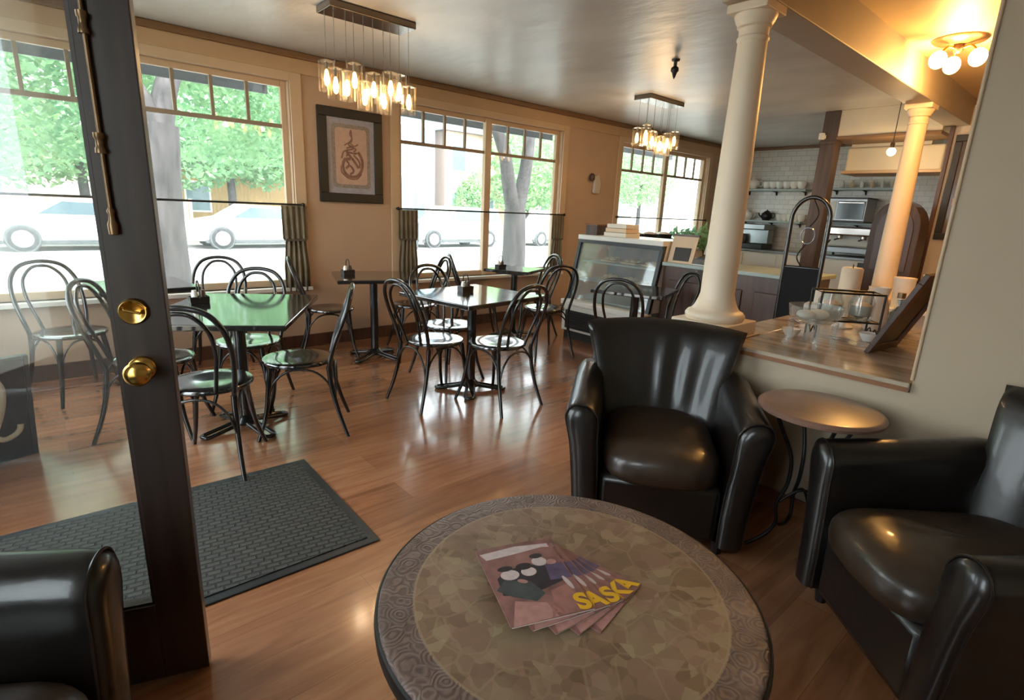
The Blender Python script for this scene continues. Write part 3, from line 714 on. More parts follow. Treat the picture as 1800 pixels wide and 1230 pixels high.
Bx(-.093, .093, -.093, .093, 2.28, 2.32).build('collar', 'post_wood', g, bevel=.006)
tag(MB().box(7.02, 7.077, 2.66, 2.71, 2.33, 2.40).box(7.06, 7.084, 2.65, 2.67, 2.34, 2.38).build('door_chime', 'white_paint', bevel=.004), 'small white box fixed high on the brown wooden post', 'box')

# ------------------------------------------------------------------ pass-through counter
g = thing('counter_top', 'wood plank counter top on the half wall behind the armchairs', 'counter', (0, 0, 0))
Bx(XR-.028, 4.02, .492, 1.285, .74, .78).build('plank_top', 'counter', g, bevel=.006)
MB().box(XR+.365, 4.02, 1.285, 1.475, .74, .78).build('return_top', 'counter', g, bevel=.006)
Bx(XR-.032, XR-.028, .495, 1.28, .742, .762).build('edge_strip', 'base_wood', g)
# ------------------------------------------------------------------ pastry case and bar
CX, CY0, CY1 = 4.44, 3.04, 4.15
g = thing('pastry_case', 'white pastry case with a slanted glass front left of the bar', 'display case', (0, 0, 0))
Bx(CX+.05, CX+.75, CY0, CY1, .0, .10).build('toe_kick', 'case_dark', g)
MB().box(CX, CX+.78, CY0, CY1, .10, .40).build('base_cabinet', 'white_paint', g, bevel=.008)
gr = MB().box(CX-.012, CX, CY0+.06, CY1-.06, .13, .335).build('grille', 'case_dark', g)
for k in range(6): Bx(CX-.018, CX-.012, CY0+.08, CY1-.08, .15+k*.03, .158+k*.03).build('grille_slat', 'iron', gr)
Bx(CX-.03, CX+.10, CY0-.01, CY1+.01, .395, .45).build('front_ledge', 'white_paint', g, bevel=.008)
fx0, fx1 = CX+.05, CX+.20
for y in (CY0+.02, CY1-.02): MB().add([Vector(v) for v in ((fx0, y-.02, .45), (fx0+.05, y-.02, .45), (fx1+.05, y-.02, 1.11), (fx1, y-.02, 1.11), (fx0, y+.02, .45), (fx0+.05, y+.02, .45), (fx1+.05, y+.02, 1.11), (fx1, y+.02, 1.11))], [(0, 1, 2, 3), (4, 7, 6, 5), (0, 3, 7, 4), (1, 5, 6, 2), (0, 4, 5, 1), (3, 2, 6, 7)]).build('front_post', 'case_dark', g)
MB().add([(fx0+.02, CY0+.04, .45), (fx0+.02, CY1-.04, .45), (fx1+.02, CY1-.04, 1.11), (fx1+.02, CY0+.04, 1.11), (fx0+.026, CY0+.04, .45), (fx0+.026, CY1-.04, .45), (fx1+.026, CY1-.04, 1.11), (fx1+.026, CY0+.04, 1.11)], [(0, 1, 2, 3), (4, 7, 6, 5), (0, 3, 7, 4), (1, 5, 6, 2), (0, 4, 5, 1), (3, 2, 6, 7)]).build('front_glass', 'clear', g)
MB().box(fx1-.02, CX+.78, CY0, CY1, 1.11, 1.16).build('case_top', 'white_paint', g, bevel=.006)
Bx(fx1-.012, fx1+.03, CY0+.01, CY1-.01, 1.075, 1.11).build('header_strip', 'case_dark', g)
Bx(CX+.74, CX+.78, CY0, CY1, .40, 1.11).build('back_panel', 'case_dark', g)
for y in (CY0, CY1-.02):
    MB().prism([(fx0+.04, .45), (CX+.74, .45), (CX+.74, 1.11), (fx1+.05, 1.11)], y, y+.02).build('side_panel', 'white_paint' if y == CY0 else 'clear', g)
for z, x in ((.46, fx0+.08), (.66, fx0+.14), (.86, fx0+.20)):
    Bx(x, CX+.73, CY0+.03, CY1-.03, z, z+.014).build('shelf', 'case_shelf', g)
n = 0
for z in (.674, .874):
    for y in (CY0+.20, CY0+.48, CY0+.76):
        t = tag(MB().box(CX+.42, CX+.62, y, y+.2, z, z+.012).ball((CX+.47, y+.06, z+.03), .035, (1, 1, .6)).ball((CX+.55, y+.06, z+.03), .035, (1, 1, .6)).ball((CX+.47, y+.14, z+.03), .035, (1, 1, .6)).ball((CX+.55, y+.14, z+.03), .035, (1, 1, .6)).build('pastry_tray', 'paper_tan', smooth=True), 'pale tray of pastries on a shelf inside the glass pastry case', 'pastries', 'pastry trays in the case'); n += 1
# things on the case
g = thing('cardboard_box', 'brown cardboard box at the left end on top of the pastry case', 'box', (4.80, 4.05, 1.16), R(8))
MB().box(-.10, .10, -.075, .075, 0, .105).build('body', 'post_wood', g, bevel=.003); Bx(-.103, .103, -.078, .078, .105, .118).build('lid', 'base_wood', g, bevel=.002)
g = thing('paper_stack', 'pile of white boxes in the middle of the pastry case top', 'boxes', (4.84, 3.72, 1.16), R(-5))
for k in range(3): Bx(-.11+.01*k, .11, -.16+.012*k, .16-.01*k, k*.045, k*.045+.042).build('carton', 'paper_tan' if k == 1 else 'paper', g, bevel=.003)
# bar counter
g = thing('bar_counter', 'dark wood bar counter running from the pastry case to behind the columns', 'bar counter', (0, 0, 0))
MB().box(4.66, 5.25, 1.72, 3.03, .0, .93).build('front_panel', 'bar_wood', g, bevel=.004)
for y in (1.95, 2.4, 2.8): Bx(4.645, 4.66, y-.19, y+.15, .15, .80).build('raised_panel', 'bar_wood', g, bevel=.008)
Bx(4.62, 5.30, 1.69, 3.03, .93, .965).build('bar_top', 'case_shelf', g, bevel=.006)
g = thing('menu_stand', 'tan panel with a dark picture leaning on the bar next to the pastry case', 'sign', (4.69, 2.885, .965), R(2))
MB().prism([(0, 0), (.012, 0), (.085, .25), (.073, .25)], -.13, .13).build('panel', 'paper_tan', g); MB().prism([(.0, .02), (.011, .02), (.042, .145), (.031, .145)], -.09, .075).build('picture', 'iron', g, loc=(-.003, 0, 0)); MB().prism([(.07, .25), (.095, .25), (.095, .268), (.07, .268)], -.14, .14).build('top_bar', 'bar_wood', g)
MB().prism([(.075, .245), (.085, .245), (.16, 0), (.15, 0)], -.02, .02).build('prop', 'bar_wood', g)
g = thing('cash_register', 'grey cash register on the bar beside the near column', 'cash register', (4.84, 2.60, .965), R(0))
MB().prism([(-.16, 0), (.16, 0), (.16, .09), (-.13, .06)], -.15, .15).build('body', 'grey_steel', g, bevel=.006); MB().prism([(.0, .09), (.03, .09), (.09, .24), (.06, .24)], -.13, .13).build('screen', 'white_paint', g, bevel=.004); MB().prism([(-.13, .062), (.0, .078), (.0, .084), (-.13, .068)], -.12, .12).build('keypad', 'case_dark', g)
def leafplant(g, n, r, h, s, mt='leaf'):
    mb = MB(); rd = random.Random(3)
    for k in range(n):
        a = rd.random()*2*PI; rr = r*math.sqrt(rd.random()); z = h[0]+(h[1]-h[0])*rd.random(); c = Vector((rr*math.cos(a), rr*math.sin(a), z)); u = Vector((rd.uniform(-1, 1), rd.uniform(-1, 1), rd.uniform(-.6, 1))).normalized()*s; w = u.cross(Vector((rd.random(), rd.random(), rd.random()))).normalized()*s*.4
        mb.add([c-u, c+w, c+u, c-w], [(0, 1, 2, 3)])
    return mb.build('foliage', mt, g)
g = thing('potted_plant', 'dark leafy plant in a pot on the bar behind the cash register', 'plant', (5.14, 2.84, .965))
MB().lathe([(.05, 0), (.07, .12), (.075, .13), (0, .13)], 16).build('pot', 'bar_wood', g, smooth=True); leafplant(g, 120, .13, (.13, .36), .05)
for k, (x, y, z1) in enumerate(((6.75, 4.9, .34), (7.15, 4.95, .30), (7.6, 4.9, .35), (8.05, 4.95, .33), (8.5, 4.9, .30))):
    pass
g = thing('back_counter', 'white counter along the window right of the pastry case', 'counter', (0, 0, 0))
Bx(6.45, 9.0, 4.62, 5.17, 0, .88).build('cabinet', 'white_paint', g, bevel=.005); Bx(6.42, 9.0, 4.58, 5.17, .88, .92).build('worktop', 'case_shelf', g, bevel=.005)
for k in range(4): Bx(6.50+k*.62, 7.08+k*.62, 4.605, 4.62, .08, .85).build('door', 'white_paint', g, bevel=.004)
nm = [('dark wire basket on the window counter, leftmost of the row', 6.62), ('dark wire basket on the window counter, second from the left', 6.98), ('dark wire basket on the window counter, third from the left', 7.34)]
for lb, x in nm:
    b_ = thing('wire_basket', lb, 'basket', (x, 4.85, .92), 0, 'dark baskets on the counter under the far window')
    MB().lathe([(0, 0), (.10, 0), (.135, .20), (.14, .21), (.128, .20), (.095, .012), (0, .012)], 16).build('basket', 'iron', b_, smooth=True)
    MB().ball((0, 0, .19), .11, (1, 1, .5)).build('bundle', 'paper', b_, smooth=True)
for lb, x in (('bushy dark plant on the window counter, left of two', 7.85), ('bushy dark plant on the window counter, nearest the kitchen', 8.4)):
    b_ = thing('potted_plant', lb, 'plant', (x, 4.85, .92), 0, 'plants on the counter under the far window')
    MB().lathe([(.06, 0), (.08, .12), (0, .12)], 14).build('pot', 'iron', b_, smooth=True); leafplant(b_, 90, .2, (.10, .30), .06)
M['gate_black'] = shade('gate_black', (.04, .04, .045), .6, var=.1, spec=.2)
# black arched gate
g = thing('arched_gate', 'tall black gate with an arched open top at the end of the bar', 'gate', (4.42, 1.66, 0), R(8))
arch = [(0, -.13, 0), (0, -.13, .8), (0, -.13, 1.30)]+[(0, -.13*math.cos(PI*i/12), 1.42+.16*math.sin(PI*i/12)) for i in range(13)]+[(0, .13, 1.30), (0, .13, .8), (0, .13, 0)]
MB().tube(smooth_path(arch, 3), .016, n=10).build('arched_frame', 'black_metal', g, smooth=True)
Bx(-.012, .012, -.125, .125, .05, 1.06).build('solid_panel', 'gate_black', g, bevel=.004)
for z in (1.06,): MB().cyl((0, -.13, z), (0, .13, z), .012).build('cross_bar', 'black_metal', g, smooth=True)
MB().tube([(0, .05*math.cos(a*PI/8), 1.30+.06*math.sin(a*PI/8)) for a in range(16)], .005, n=6, closed=True).build('scroll', 'black_metal', g, smooth=True)
MB().tube(smooth_path([(0, 0, 1.06), (0, .05, 1.14), (0, 0, 1.24)], 5), .005, n=6).build('scroll', 'black_metal', g, smooth=True)
MB().tube(smooth_path([(0, 0, 1.36), (0, -.05, 1.46), (0, 0, 1.575)], 5), .005, n=6).build('scroll', 'black_metal', g, smooth=True)
# ------------------------------------------------------------------ kitchen behind
def shelf(y0, y1, z, label, d=.26, grp='white wall shelves in the kitchen'):
    g = thing('wall_shelf', label, 'shelf', (XK, 0, z), 0, grp)
    Bx(-d, 0, y0, y1, -.035, 0).build('board', 'case_shelf', g, bevel=.004)
    n = 3 if y1-y0 > .9 else 2
    for k in range(n):
        y = y0+.08+(y1-y0-.16)*k/(n-1)
        MB().prism([(-d+.05, -.035), (-.004, -.035), (-.004, -.10), (-.02, -.10), (-.05, -.055)], y-.008, y+.008).build('bracket', 'iron', g)
shelf(3.82, 4.95, 1.93, 'upper kitchen shelf with white crockery, left of the wooden post')
shelf(3.82, 4.95, 1.40, 'lower kitchen shelf with teapots, left of the wooden post')
shelf(2.50, 3.50, 1.95, 'kitchen shelf high above the silver machine, right of the wooden post')
shelf(2.55, 3.50, 1.42, 'kitchen shelf carrying the silver machine, right of the wooden post')
CUPG = ('white cups on the upper kitchen shelf', 'white cups on the lower kitchen shelf')
cup0 = None
def cup(x, y, z, lb, grp, s=1.0):
    global cup0
    if cup0 is None:
        g = thing('cup', lb, 'cup', (x, y, z), 0, grp)
        MB().lathe([(0, 0), (.025, 0), (.04, .03), (.044, .07), (.040, .07), (.036, .03), (0, .008)], 16).build('bowl', 'white_cer', g, smooth=True)
        MB().tube(smooth_path([(.041, 0, .058), (.066, 0, .055), (.062, 0, .025), (.036, 0, .02)], 4), .005, n=6).build('handle', 'white_cer', g, smooth=True)
        cup0 = g; o = g
    else: o = dup(cup0, (x, y, z), 0, lb, grp)
    o.scale = (s, s, s); return o
for k, y in enumerate((4.52, 4.41, 4.30, 4.18, 4.06, 3.94)): cup(XK-.13, y, 1.93, 'small white cup in the row on the upper kitchen shelf', CUPG[0], 1.7)
for k, y in enumerate((4.22, 4.13, 4.04, 3.95, 3.86)): cup(XK-.13, y, 1.40, 'small white cup in the row on the lower kitchen shelf', CUPG[1], 1.6)
def teapot(x, y, z, lb, mt, s, grp=None):
    g = thing('teapot', lb, 'teapot', (x, y, z), R(90), grp)
    MB().lathe([(0, 0), (.06, 0), (.10, .05), (.105, .09), (.085, .14), (.05, .16), (0, .16)], 20).build('pot_body', mt, g, smooth=True)
    MB().lathe([(.052, .158), (.045, .175), (.012, .185), (.014, .2), (0, .205)], 16).build('pot_lid', mt, g, smooth=True)
    MB().tube(smooth_path([(.09, 0, .06), (.14, 0, .09), (.165, 0, .14)], 4), .02, .011, n=8).build('spout', mt, g, smooth=True)
    MB().tube(smooth_path([(-.08, 0, .13), (-.15, 0, .13), (-.15, 0, .06), (-.09, 0, .045)], 4), .008, n=8).build('handle', mt, g, smooth=True)
    g.scale = (s, s, s)
teapot(XK-.13, 4.76, 1.93, 'large white teapot at the left end of the upper kitchen shelf', 'white_cer', 1.0)
teapot(XK-.13, 4.80, 1.40, 'large white teapot at the left end of the lower kitchen shelf', 'white_cer', .9)
teapot(XK-.13, 4.45, 1.40, 'black teapot on the lower kitchen shelf beside the white one', 'iron', .9)
for k in range(6):
    b_ = tag(MB().lathe([(0, 0), (.035, 0), (.03, .08), (.012, .1), (.012, .12), (0, .12)], 12, c=(XK-.13, 2.62+.14*k)).build('jar', 'white_cer' if k % 2 else 'paper_tan', smooth=True), 'small pale jar in the row on the high shelf right of the post', 'jar', 'small jars on the high right shelf'); b_.location.z = 1.95
g = thing('back_bar', 'long white back counter below the kitchen shelves', 'counter', (0, 0, 0))
Bx(9.35, XK-.01, 1.55, 5.15, 0, .87).build('cabinet', 'white_paint', g, bevel=.005); Bx(9.32, XK-.01, 1.55, 5.15, .87, .91).build('worktop', 'grey_steel', g, bevel=.005)
for k in range(6): Bx(9.335, 9.35, 1.62+.58*k, 2.15+.58*k, .08, .84).build('door', 'case_dark' if k < 2 else 'white_paint', g, bevel=.004)
g = thing('silver_oven', 'silver and black countertop oven on the shelf right of the post', 'oven', (9.80, 3.12, 1.42))
Bx(-.26, .18, -.30, .30, .02, .36).build('body', 'grey_steel', g, bevel=.01); Bx(-.272, -.26, -.28, .10, .05, .32).build('glass_door', 'car_glass', g, bevel=.004); Bx(-.29, -.272, -.27, .08, .285, .305).build('handle', 'chrome', g, bevel=.003); Bx(-.268, -.26, .12, .28, .05, .32).build('control_panel', 'white_paint', g, bevel=.003); Bx(-.27, .19, -.31, .31, .36, .375).build('top', 'case_dark', g); Bx(-.24, .18, -.29, .29, 0, .02).build('base', 'case_dark', g)
g = thing('espresso_machine', 'pale espresso machine with a black lever on the back counter', 'coffee machine', (9.62, 2.95, .91))
Bx(-.2, .25, -.35, .35, .06, .16).build('drip_tray', 'grey_steel', g, bevel=.01); Bx(.02, .25, -.35, .35, .16, .46).build('body', 'white_paint', g, bevel=.03); Bx(-.18, .25, -.36, .36, .36, .52).build('hood', 'chrome', g, bevel=.03)
for y in (-.18, .15):
    gh = MB().cyl((-.10, y, .30), (-.10, y, .37), .04, n=16).build('group_head', 'chrome', g, smooth=True); MB().cyl((-.12, y, .31), (-.30, y, .29), .013, n=10).build('portafilter', 'iron', gh, smooth=True)
MB().tube(smooth_path([(-.2, .30, .44), (-.25, .30, .34), (-.2, .28, .22), (-.22, .24, .28)], 4), .012, n=8).build('steam_arm', 'iron', g, smooth=True)
for x, y in ((-.15, -.3), (-.15, .3), (.2, -.3), (.2, .3)): MB().cyl((x, y, 0), (x, y, .06), .02).build('foot', 'iron', g)
g.scale = (1, 1, .86)
g = thing('coffee_grinder', 'dark coffee grinder on the back counter beside the espresso machine', 'grinder', (9.6, 2.28, .91))
Bx(-.1, .12, -.09, .09, 0, .28).build('body', 'iron', g, bevel=.02); MB().lathe([(.05, .28), (.09, .40), (.09, .46), (0, .47)], 16).build('hopper', 'post_wood', g, smooth=True)
g = thing('coffee_brewer', 'grey tray machine on the back counter under the teapot shelf', 'coffee machine', (9.62, 4.55, .91))
Bx(-.2, .2, -.3, .3, 0, .09).build('base', 'iron', g, bevel=.01); Bx(-.02, .2, -.3, .3, .09, .33).build('tower', 'grey_steel', g, bevel=.01); Bx(-.2, .2, -.3, .3, .33, .42).build('head', 'grey_steel', g, bevel=.01)
MB().lathe([(.05, .09), (.075, .12), (.07, .2), (.045, .25), (0, .25)], 14, c=(-.11, .12)).build('carafe', 'car_glass', g, smooth=True)
# hood, bulb, hutch
g = thing('range_hood', 'cream boxed hood under the soffit in front of the kitchen', 'hood', (7.75, 2.15, 1.99))
MB().box(-.14, .35, -.54, .42, .02, .30).build('hood_box', 'wall_cream', g, bevel=.02); Bx(-.17, .36, -.57, .45, 0, .035).build('lower_lip', 'trim_tan', g, bevel=.006); Bx(-.1, .3, -.4, .4, .30, .65).build('duct', 'wall_cream', g)
g = thing('pendant_bulb', 'bare glowing bulb hanging near the kitchen hood', 'lamp', (6.95, 1.93, 2.155))
MB().ball((0, 0, 0), .042).build('bulb', 'globe', g, smooth=True); MB().lathe([(.02, .035), (.022, .08), (.012, .095), (0, .095)], 12).build('socket', 'brass_old', g, smooth=True); MB().cyl((0, 0, .09), (0, 0, ZC-2.155), .004, n=6).build('cord', 'iron', g)
pl = bpy.data.lights.new('pendant_light', 'POINT'); pl.energy = 9; pl.color = (1, .72, .38); pl.shadow_soft_size = .06
lo = bpy.data.objects.new('pendant_light', pl); COL.objects.link(lo); lo.parent = g; lo.location = (0, 0, -.08)
g = thing('wooden_hutch', 'dark wooden hutch with an arched top behind the far column', 'cabinet', (6.75, 1.66, 0))
ar = [(-.215, 0), (-.215, 1.38)]+[(-.215*math.cos(PI*i/14), 1.38+.27*math.sin(PI*i/14)) for i in range(1, 14)]+[(.215, 1.38), (.215, 0)]
Tm = Matrix(((0, 1, 0, 0), (1, 0, 0, 0), (0, 0, 1, 0), (0, 0, 0, 1)))
MB().prism(ar, -.16, .16, Tm).build('carcass', 'post_wood', g, bevel=.01)
ar2 = [(-.16, .95), (-.16, 1.36)]+[(-.16*math.cos(PI*i/14), 1.36+.21*math.sin(PI*i/14)) for i in range(1, 14)]+[(.16, 1.36), (.16, .95)]
MB().prism(ar2, -.172, -.16, Tm).build('arched_panel', 'bar_wood', g, bevel=.003)
for y in (-.1, .1):
    d_ = Bx(-.175, -.16, y-.09, y+.09, .1, .85).build('door', 'bar_wood', g, bevel=.006); MB().ball((-.19, y*.4, .5), .014).build('knob', 'brass', d_, smooth=True)

# ------------------------------------------------------------------ things on the pass-through counter
ZT_ = .78
g = thing('glass_stand', 'clear glass dish with legs at the near edge of the wood counter', 'glassware', (2.93, 1.00, ZT_), R(-15))
for x, y in ((-.07, -.075), (-.07, .075), (.07, -.075), (.07, .075)):
    MB().tube(smooth_path([(x*1.15, y*1.15, .006), (x*.95, y*.95, .05), (x, y, .14)], 4), .016, .012, n=10).build('leg', 'clear', g, smooth=True)
MB().lathe([(0, .13), (.08, .13), (.115, .16), (.125, .215), (.118, .215), (.105, .165), (.07, .142), (0, .142)], 28).build('bowl', 'clear', g, smooth=True)
MB().ball((.03, 0, .17), .05, (1, 1, .5)).ball((-.04, .02, .17), .045, (1, 1, .5)).build('packets', 'paper', g, smooth=True)
g = thing('jar_caddy', 'dark wire caddy holding two jars on the wood counter', 'caddy', (3.37, 1.00, ZT_), R(-50))
cm = MB()
for x in (-.16, .16):
    for y in (-.07, .07): cm.cyl((x, y, 0), (x, y, .26), .006, n=8)
cm.tube([(-.16, -.07, .255), (.16, -.07, .255), (.16, .07, .255), (-.16, .07, .255)], .006, n=8, closed=True).tube([(-.16, -.07, .10), (.16, -.07, .10), (.16, .07, .10), (-.16, .07, .10)], .005, n=8, closed=True)
for x in (-.16, .16): cm.tube(smooth_path([(x, -.07, .02), (x, -.03, .06), (x, 0, .02), (x, .03, .06), (x, .07, .02)], 4), .004, n=6)
cm.build('wire_frame', 'iron', g, smooth=True)
for x in (-.08, .08):
    tag(MB().lathe([(0, 0), (.05, 0), (.062, .03), (.064, .10), (.05, .135), (.05, .15), (.044, .15), (.044, .13), (.058, .1), (.056, .03), (0, .008)], 24).lathe([(0, .01), (.053, .03), (.056, .085), (0, .09)], 16).build('glass_jar', 'paper_tan' if 0 else 'clear', smooth=True), 'tan-filled glass jar in the wire caddy, nearer the glass dish' if x < 0 else 'tan-filled glass jar in the wire caddy, nearer the leaning board', 'jar', 'jars in the wire caddy')
    o = bpy.data.objects[-1] if 0 else COL.objects[-1]
    rr = Matrix.Rotation(R(-50), 3, 'Z') @ Vector((x, 0, 0)); o.location = (3.37+rr.x, 1.00+rr.y, ZT_+.102)
    MB().lathe([(0, .012), (.050, .03), (.054, .085), (.03, .1), (0, .095)], 16).build('filling', 'paper_tan', o, smooth=True)
Bx(-.155, .155, -.065, .065, .094, .100).build('tray', 'iron', g)
g = thing('pillar_candle', 'thick cream pillar candle standing behind the wire caddy', 'candle', (3.70, 1.10, ZT_))
MB().lathe([(0, .14), (.055, .14), (.058, .15), (.058, .36), (.05, .368), (0, .362)], 28).build('wax', 'column', g, smooth=True); MB().cyl((0, 0, .36), (0, 0, .385), .003).build('wick', 'iron', g); MB().lathe([(0, 0), (.06, 0), (.065, .01), (.03, .03), (.022, .09), (.05, .125), (.065, .14), (0, .14)], 24).build('holder', 'white_cer', g, smooth=True)
g = thing('white_napkin_box', 'white stepped box of napkins left of the candle', 'box', (3.80, 1.27, ZT_), R(10))
Bx(-.06, .06, -.09, .09, 0, .11).build('tray', 'white_paint', g, bevel=.006); Bx(-.05, .05, -.06, .04, .11, .20).build('napkins', 'paper', g, bevel=.004)
g = thing('white_jug', 'white jug between the candle and the far column', 'jug', (3.82, .97, ZT_), R(20))
MB().lathe([(0, 0), (.05, 0), (.075, .06), (.065, .15), (.05, .2), (.06, .26), (.054, .26), (.044, .2), (0, .19)], 24).build('body', 'white_cer', g, smooth=True); MB().tube(smooth_path([(.05, 0, .23), (.10, 0, .2), (.09, 0, .11), (.065, 0, .09)], 4), .008, n=8).build('handle', 'white_cer', g, smooth=True)
g = thing('grey_vase', 'dark grey round vase on the counter behind the leaning board', 'vase', (3.86, .84, ZT_))
MB().lathe([(0, 0), (.05, 0), (.09, .08), (.085, .16), (.04, .22), (.05, .27), (.043, .27), (.033, .22), (0, .2)], 24).build('body', 'case_dark', g, smooth=True); g.scale = (.72, .72, .72)
g = thing('frosted_bottle', 'slim frosted bottle beside the leaning board', 'bottle', (3.58, .80, ZT_))
MB().lathe([(0, 0), (.04, 0), (.044, .02), (.044, .13), (.018, .19), (.018, .24), (0, .24)], 20).build('body', 'clear', g, smooth=True); MB().lathe([(.02, .235), (.02, .265), (0, .265)], 14).build('cap', 'brass_old', g, smooth=True)
for k, (x, y, lb) in enumerate(((3.12, 1.17, 'small white bowl on the wood counter, nearest the near column'), (3.40, .87, 'small white bowl on the wood counter, in front of the frosted bottle'))):
    tag(MB().lathe([(0, 0), (.025, 0), (.045, .03), (.05, .045), (.045, .045), (.022, .008), (0, .008)], 20).build('bowl', 'white_cer', smooth=True, loc=(x, y, ZT_)), lb, 'bowl', 'small white bowls on the counter')
g = thing('leaning_board', 'dark framed board leaning against the right end of the wood counter', 'framed board', (3.08, .78, ZT_), R(-6))
Lm = Matrix.Rotation(R(24), 4, 'X')
MB().box(-.015, .33, -.012, .012, 0, .05, Lm).box(-.015, .33, -.012, .012, .40, .45, Lm).box(-.015, .035, -.012, .012, .05, .40, Lm).box(.28, .33, -.012, .012, .05, .40, Lm).build('frame', 'post_wood', g, bevel=.003)
MB().box(.035, .28, -.004, .008, .05, .40, Lm).build('board', 'iron', g)
# white things on the pony wall
for k, (x, y, h, lb) in enumerate(((5.60, 1.25, .24, 'white container on the low wall, left of the far column'), (5.75, 1.08, .27, 'tall white container on the low wall, right of the far column'))):
    g = thing('container', lb, 'container', (x, y, .721)); MB().lathe([(0, 0), (.07, 0), (.08, h), (0, h)], 20).build('tub', 'white_cer', g, smooth=True); MB().lathe([(.083, h), (.083, h+.015), (0, h+.02)], 20).build('lid', 'paper', g, smooth=True)

# ------------------------------------------------------------------ lamps
def chandelier(x, y, lx, ly, zb, n, label, seed):
    g = thing('pendant_chandelier', label, 'lamp', (x, y, ZC), 0, 'crystal pendant chandeliers'); rd = random.Random(seed)
    Bx(-lx/2, lx/2, -ly/2, ly/2, -.045, 0).build('canopy', 'chrome_dark', g, bevel=.006)
    for k in range(n):
        px = -lx/2+.04+(lx-.08)*(k//2)/(n//2-1)+rd.uniform(-.01, .01); py = (-.055 if k % 2 else .055); z = zb-ZC+rd.uniform(-.05, .05)
        MB().cyl((px, py, -.045), (px, py, z+.13), .0022, n=6).build('wire', 'chrome', g)
        sd = MB(); sd.tube([(px, py, z+.11), (px, py, z+.10)], .02, .045, n=8); rr = [(px+.052*math.cos(a*PI/4), py+.052*math.sin(a*PI/4)) for a in range(8)]
        for (qx, qy) in rr: sd.add([(qx+(-.017 if i in (0, 3) else .017)*(-(qy-py)/.052), qy+(-.017 if i in (0, 3) else .017)*((qx-px)/.052), z+(.105 if i < 2 else -.085)) for i in (0, 1, 2, 3)], [(0, 1, 2, 3)])
        sh = sd.build('crystal_shade', 'crystal', g)
        MB().lathe([(0, z-.055), (.014, z-.045), (.021, z-.012), (.012, z+.04), (0, z+.06)], 10, c=(px, py)).build('bulb', 'bulb', sh, smooth=True)
        MB().lathe([(.013, z+.05), (.013, z+.10), (0, z+.105)], 10, c=(px, py)).build('lamp_socket', 'chrome', sh, smooth=True)
    for k in range(3):
        L = bpy.data.lights.new('chandelier_light', 'POINT'); L.energy = 3.5; L.color = (1, .76, .50); L.shadow_soft_size = .025
        o = bpy.data.objects.new('chandelier_light', L); COL.objects.link(o); o.parent = g; o.location = (-lx*.3+lx*.3*k, 0, zb-ZC-.02)
chandelier(1.93, 3.79, .63, .22, 2.17, 10, 'large crystal pendant chandelier hanging in front of the framed picture', 1)
chandelier(5.43, 3.82, .64, .22, 2.19, 10, 'smaller-looking crystal pendant chandelier near the far window', 5)
g = thing('ceiling_lamp', 'three-globe ceiling lamp glowing on the hall ceiling at upper right', 'lamp', (4.93, 1.10, ZC+.005))
MB().lathe([(0, -.035), (.06, -.035), (.145, -.018), (.16, -.006), (.16, 0), (0, 0)], 36).build('ceiling_plate', 'brass_old', g, smooth=True)
MB().lathe([(0, -.09), (.02, -.085), (.035, -.06), (.03, -.035), (0, -.035)], 20).build('hub', 'brass_old', g, smooth=True)
for k in range(3):
    a = R(20)+k*2*PI/3; c, s_ = math.cos(a), math.sin(a)
    MB().tube(smooth_path([(.02*c, .02*s_, -.06), (.07*c, .07*s_, -.05), (.105*c, .105*s_, -.085)], 4), .009, n=8).build('arm', 'brass', g, smooth=True)
    MB().ball((.125*c, .125*s_, -.135), .052, (1, 1, 1.1)).build('glass_globe', 'globe', g, smooth=True)
L = bpy.data.lights.new('ceiling_lamp_light', 'POINT'); L.energy = 44; L.color = (1, .52, .14); L.shadow_soft_size = .06
o = bpy.data.objects.new('ceiling_lamp_light', L); COL.objects.link(o); o.parent = g; o.location = (0, 0, -.24)
g = thing('sprinkler_head', 'dark sprinkler head hanging from the ceiling between the two chandeliers', 'sprinkler', (4.17, 2.82, ZC))
MB().lathe([(0, 0), (.035, 0), (.03, -.012), (.014, -.016), (.014, -.05), (.03, -.062), (.033, -.085), (.02, -.10), (.011, -.13), (0, -.15)], 16).build('body', 'iron', g, smooth=True)

# ------------------------------------------------------------------ pictures
M['black_frame'] = shade('black_frame', (.12, .13, .13), .4, var=.2); M['print_mat'] = shade('print_mat', (.62, .61, .65), .6, var=.1, vscale=30); M['print_band'] = shade('print_band', (.56, .52, .48), .6, var=.2, vscale=40)
M['print_pink'] = shade('print_pink', (.75, .63, .56), .6, var=.08, vscale=20); M['print_ink'] = shade('print_ink', (.50, .37, .32), .6, var=.3, vscale=30)
g = thing('framed_picture', 'tall black framed ornamental print on the tan wall between two windows', 'picture', (2.435, YN, 1.82))
fr = MB(); wx, hz = .325, .425
fr.box(-wx, wx, -.035, 0, hz-.085, hz).box(-wx, wx, -.035, 0, -hz, -hz+.085).box(-wx, -wx+.085, -.035, 0, -hz+.085, hz-.085).box(wx-.085, wx, -.035, 0, -hz+.085, hz-.085)
fr.build('frame', 'black_frame', g, bevel=.006)
pr = Bx(-wx+.085, wx-.085, -.018, -.004, -hz+.085, hz-.085).build('print', 'print_mat', g)
art = MB()
def sheet(poly, dy): art.add([(x, -.018-dy, z) for x, z in poly], [tuple(range(len(poly)))])
def rrect(w, h, r, n=5):
    P = []
    for cx_, cz_, a0 in ((w-r, h-r, 0), (-w+r, h-r, 90), (-w+r, -h+r, 180), (w-r, -h+r, 270)):
        for i in range(n): a = R(a0+90*i/(n-1)); P.append((cx_+r*math.cos(a), cz_+r*math.sin(a)))
    return P
art.cur = 0; sheet(rrect(.195, .29, .04), .0005)
art.cur = 1; sheet(rrect(.16, .255, .03), .001)
art.cur = 2
rd = random.Random(11)
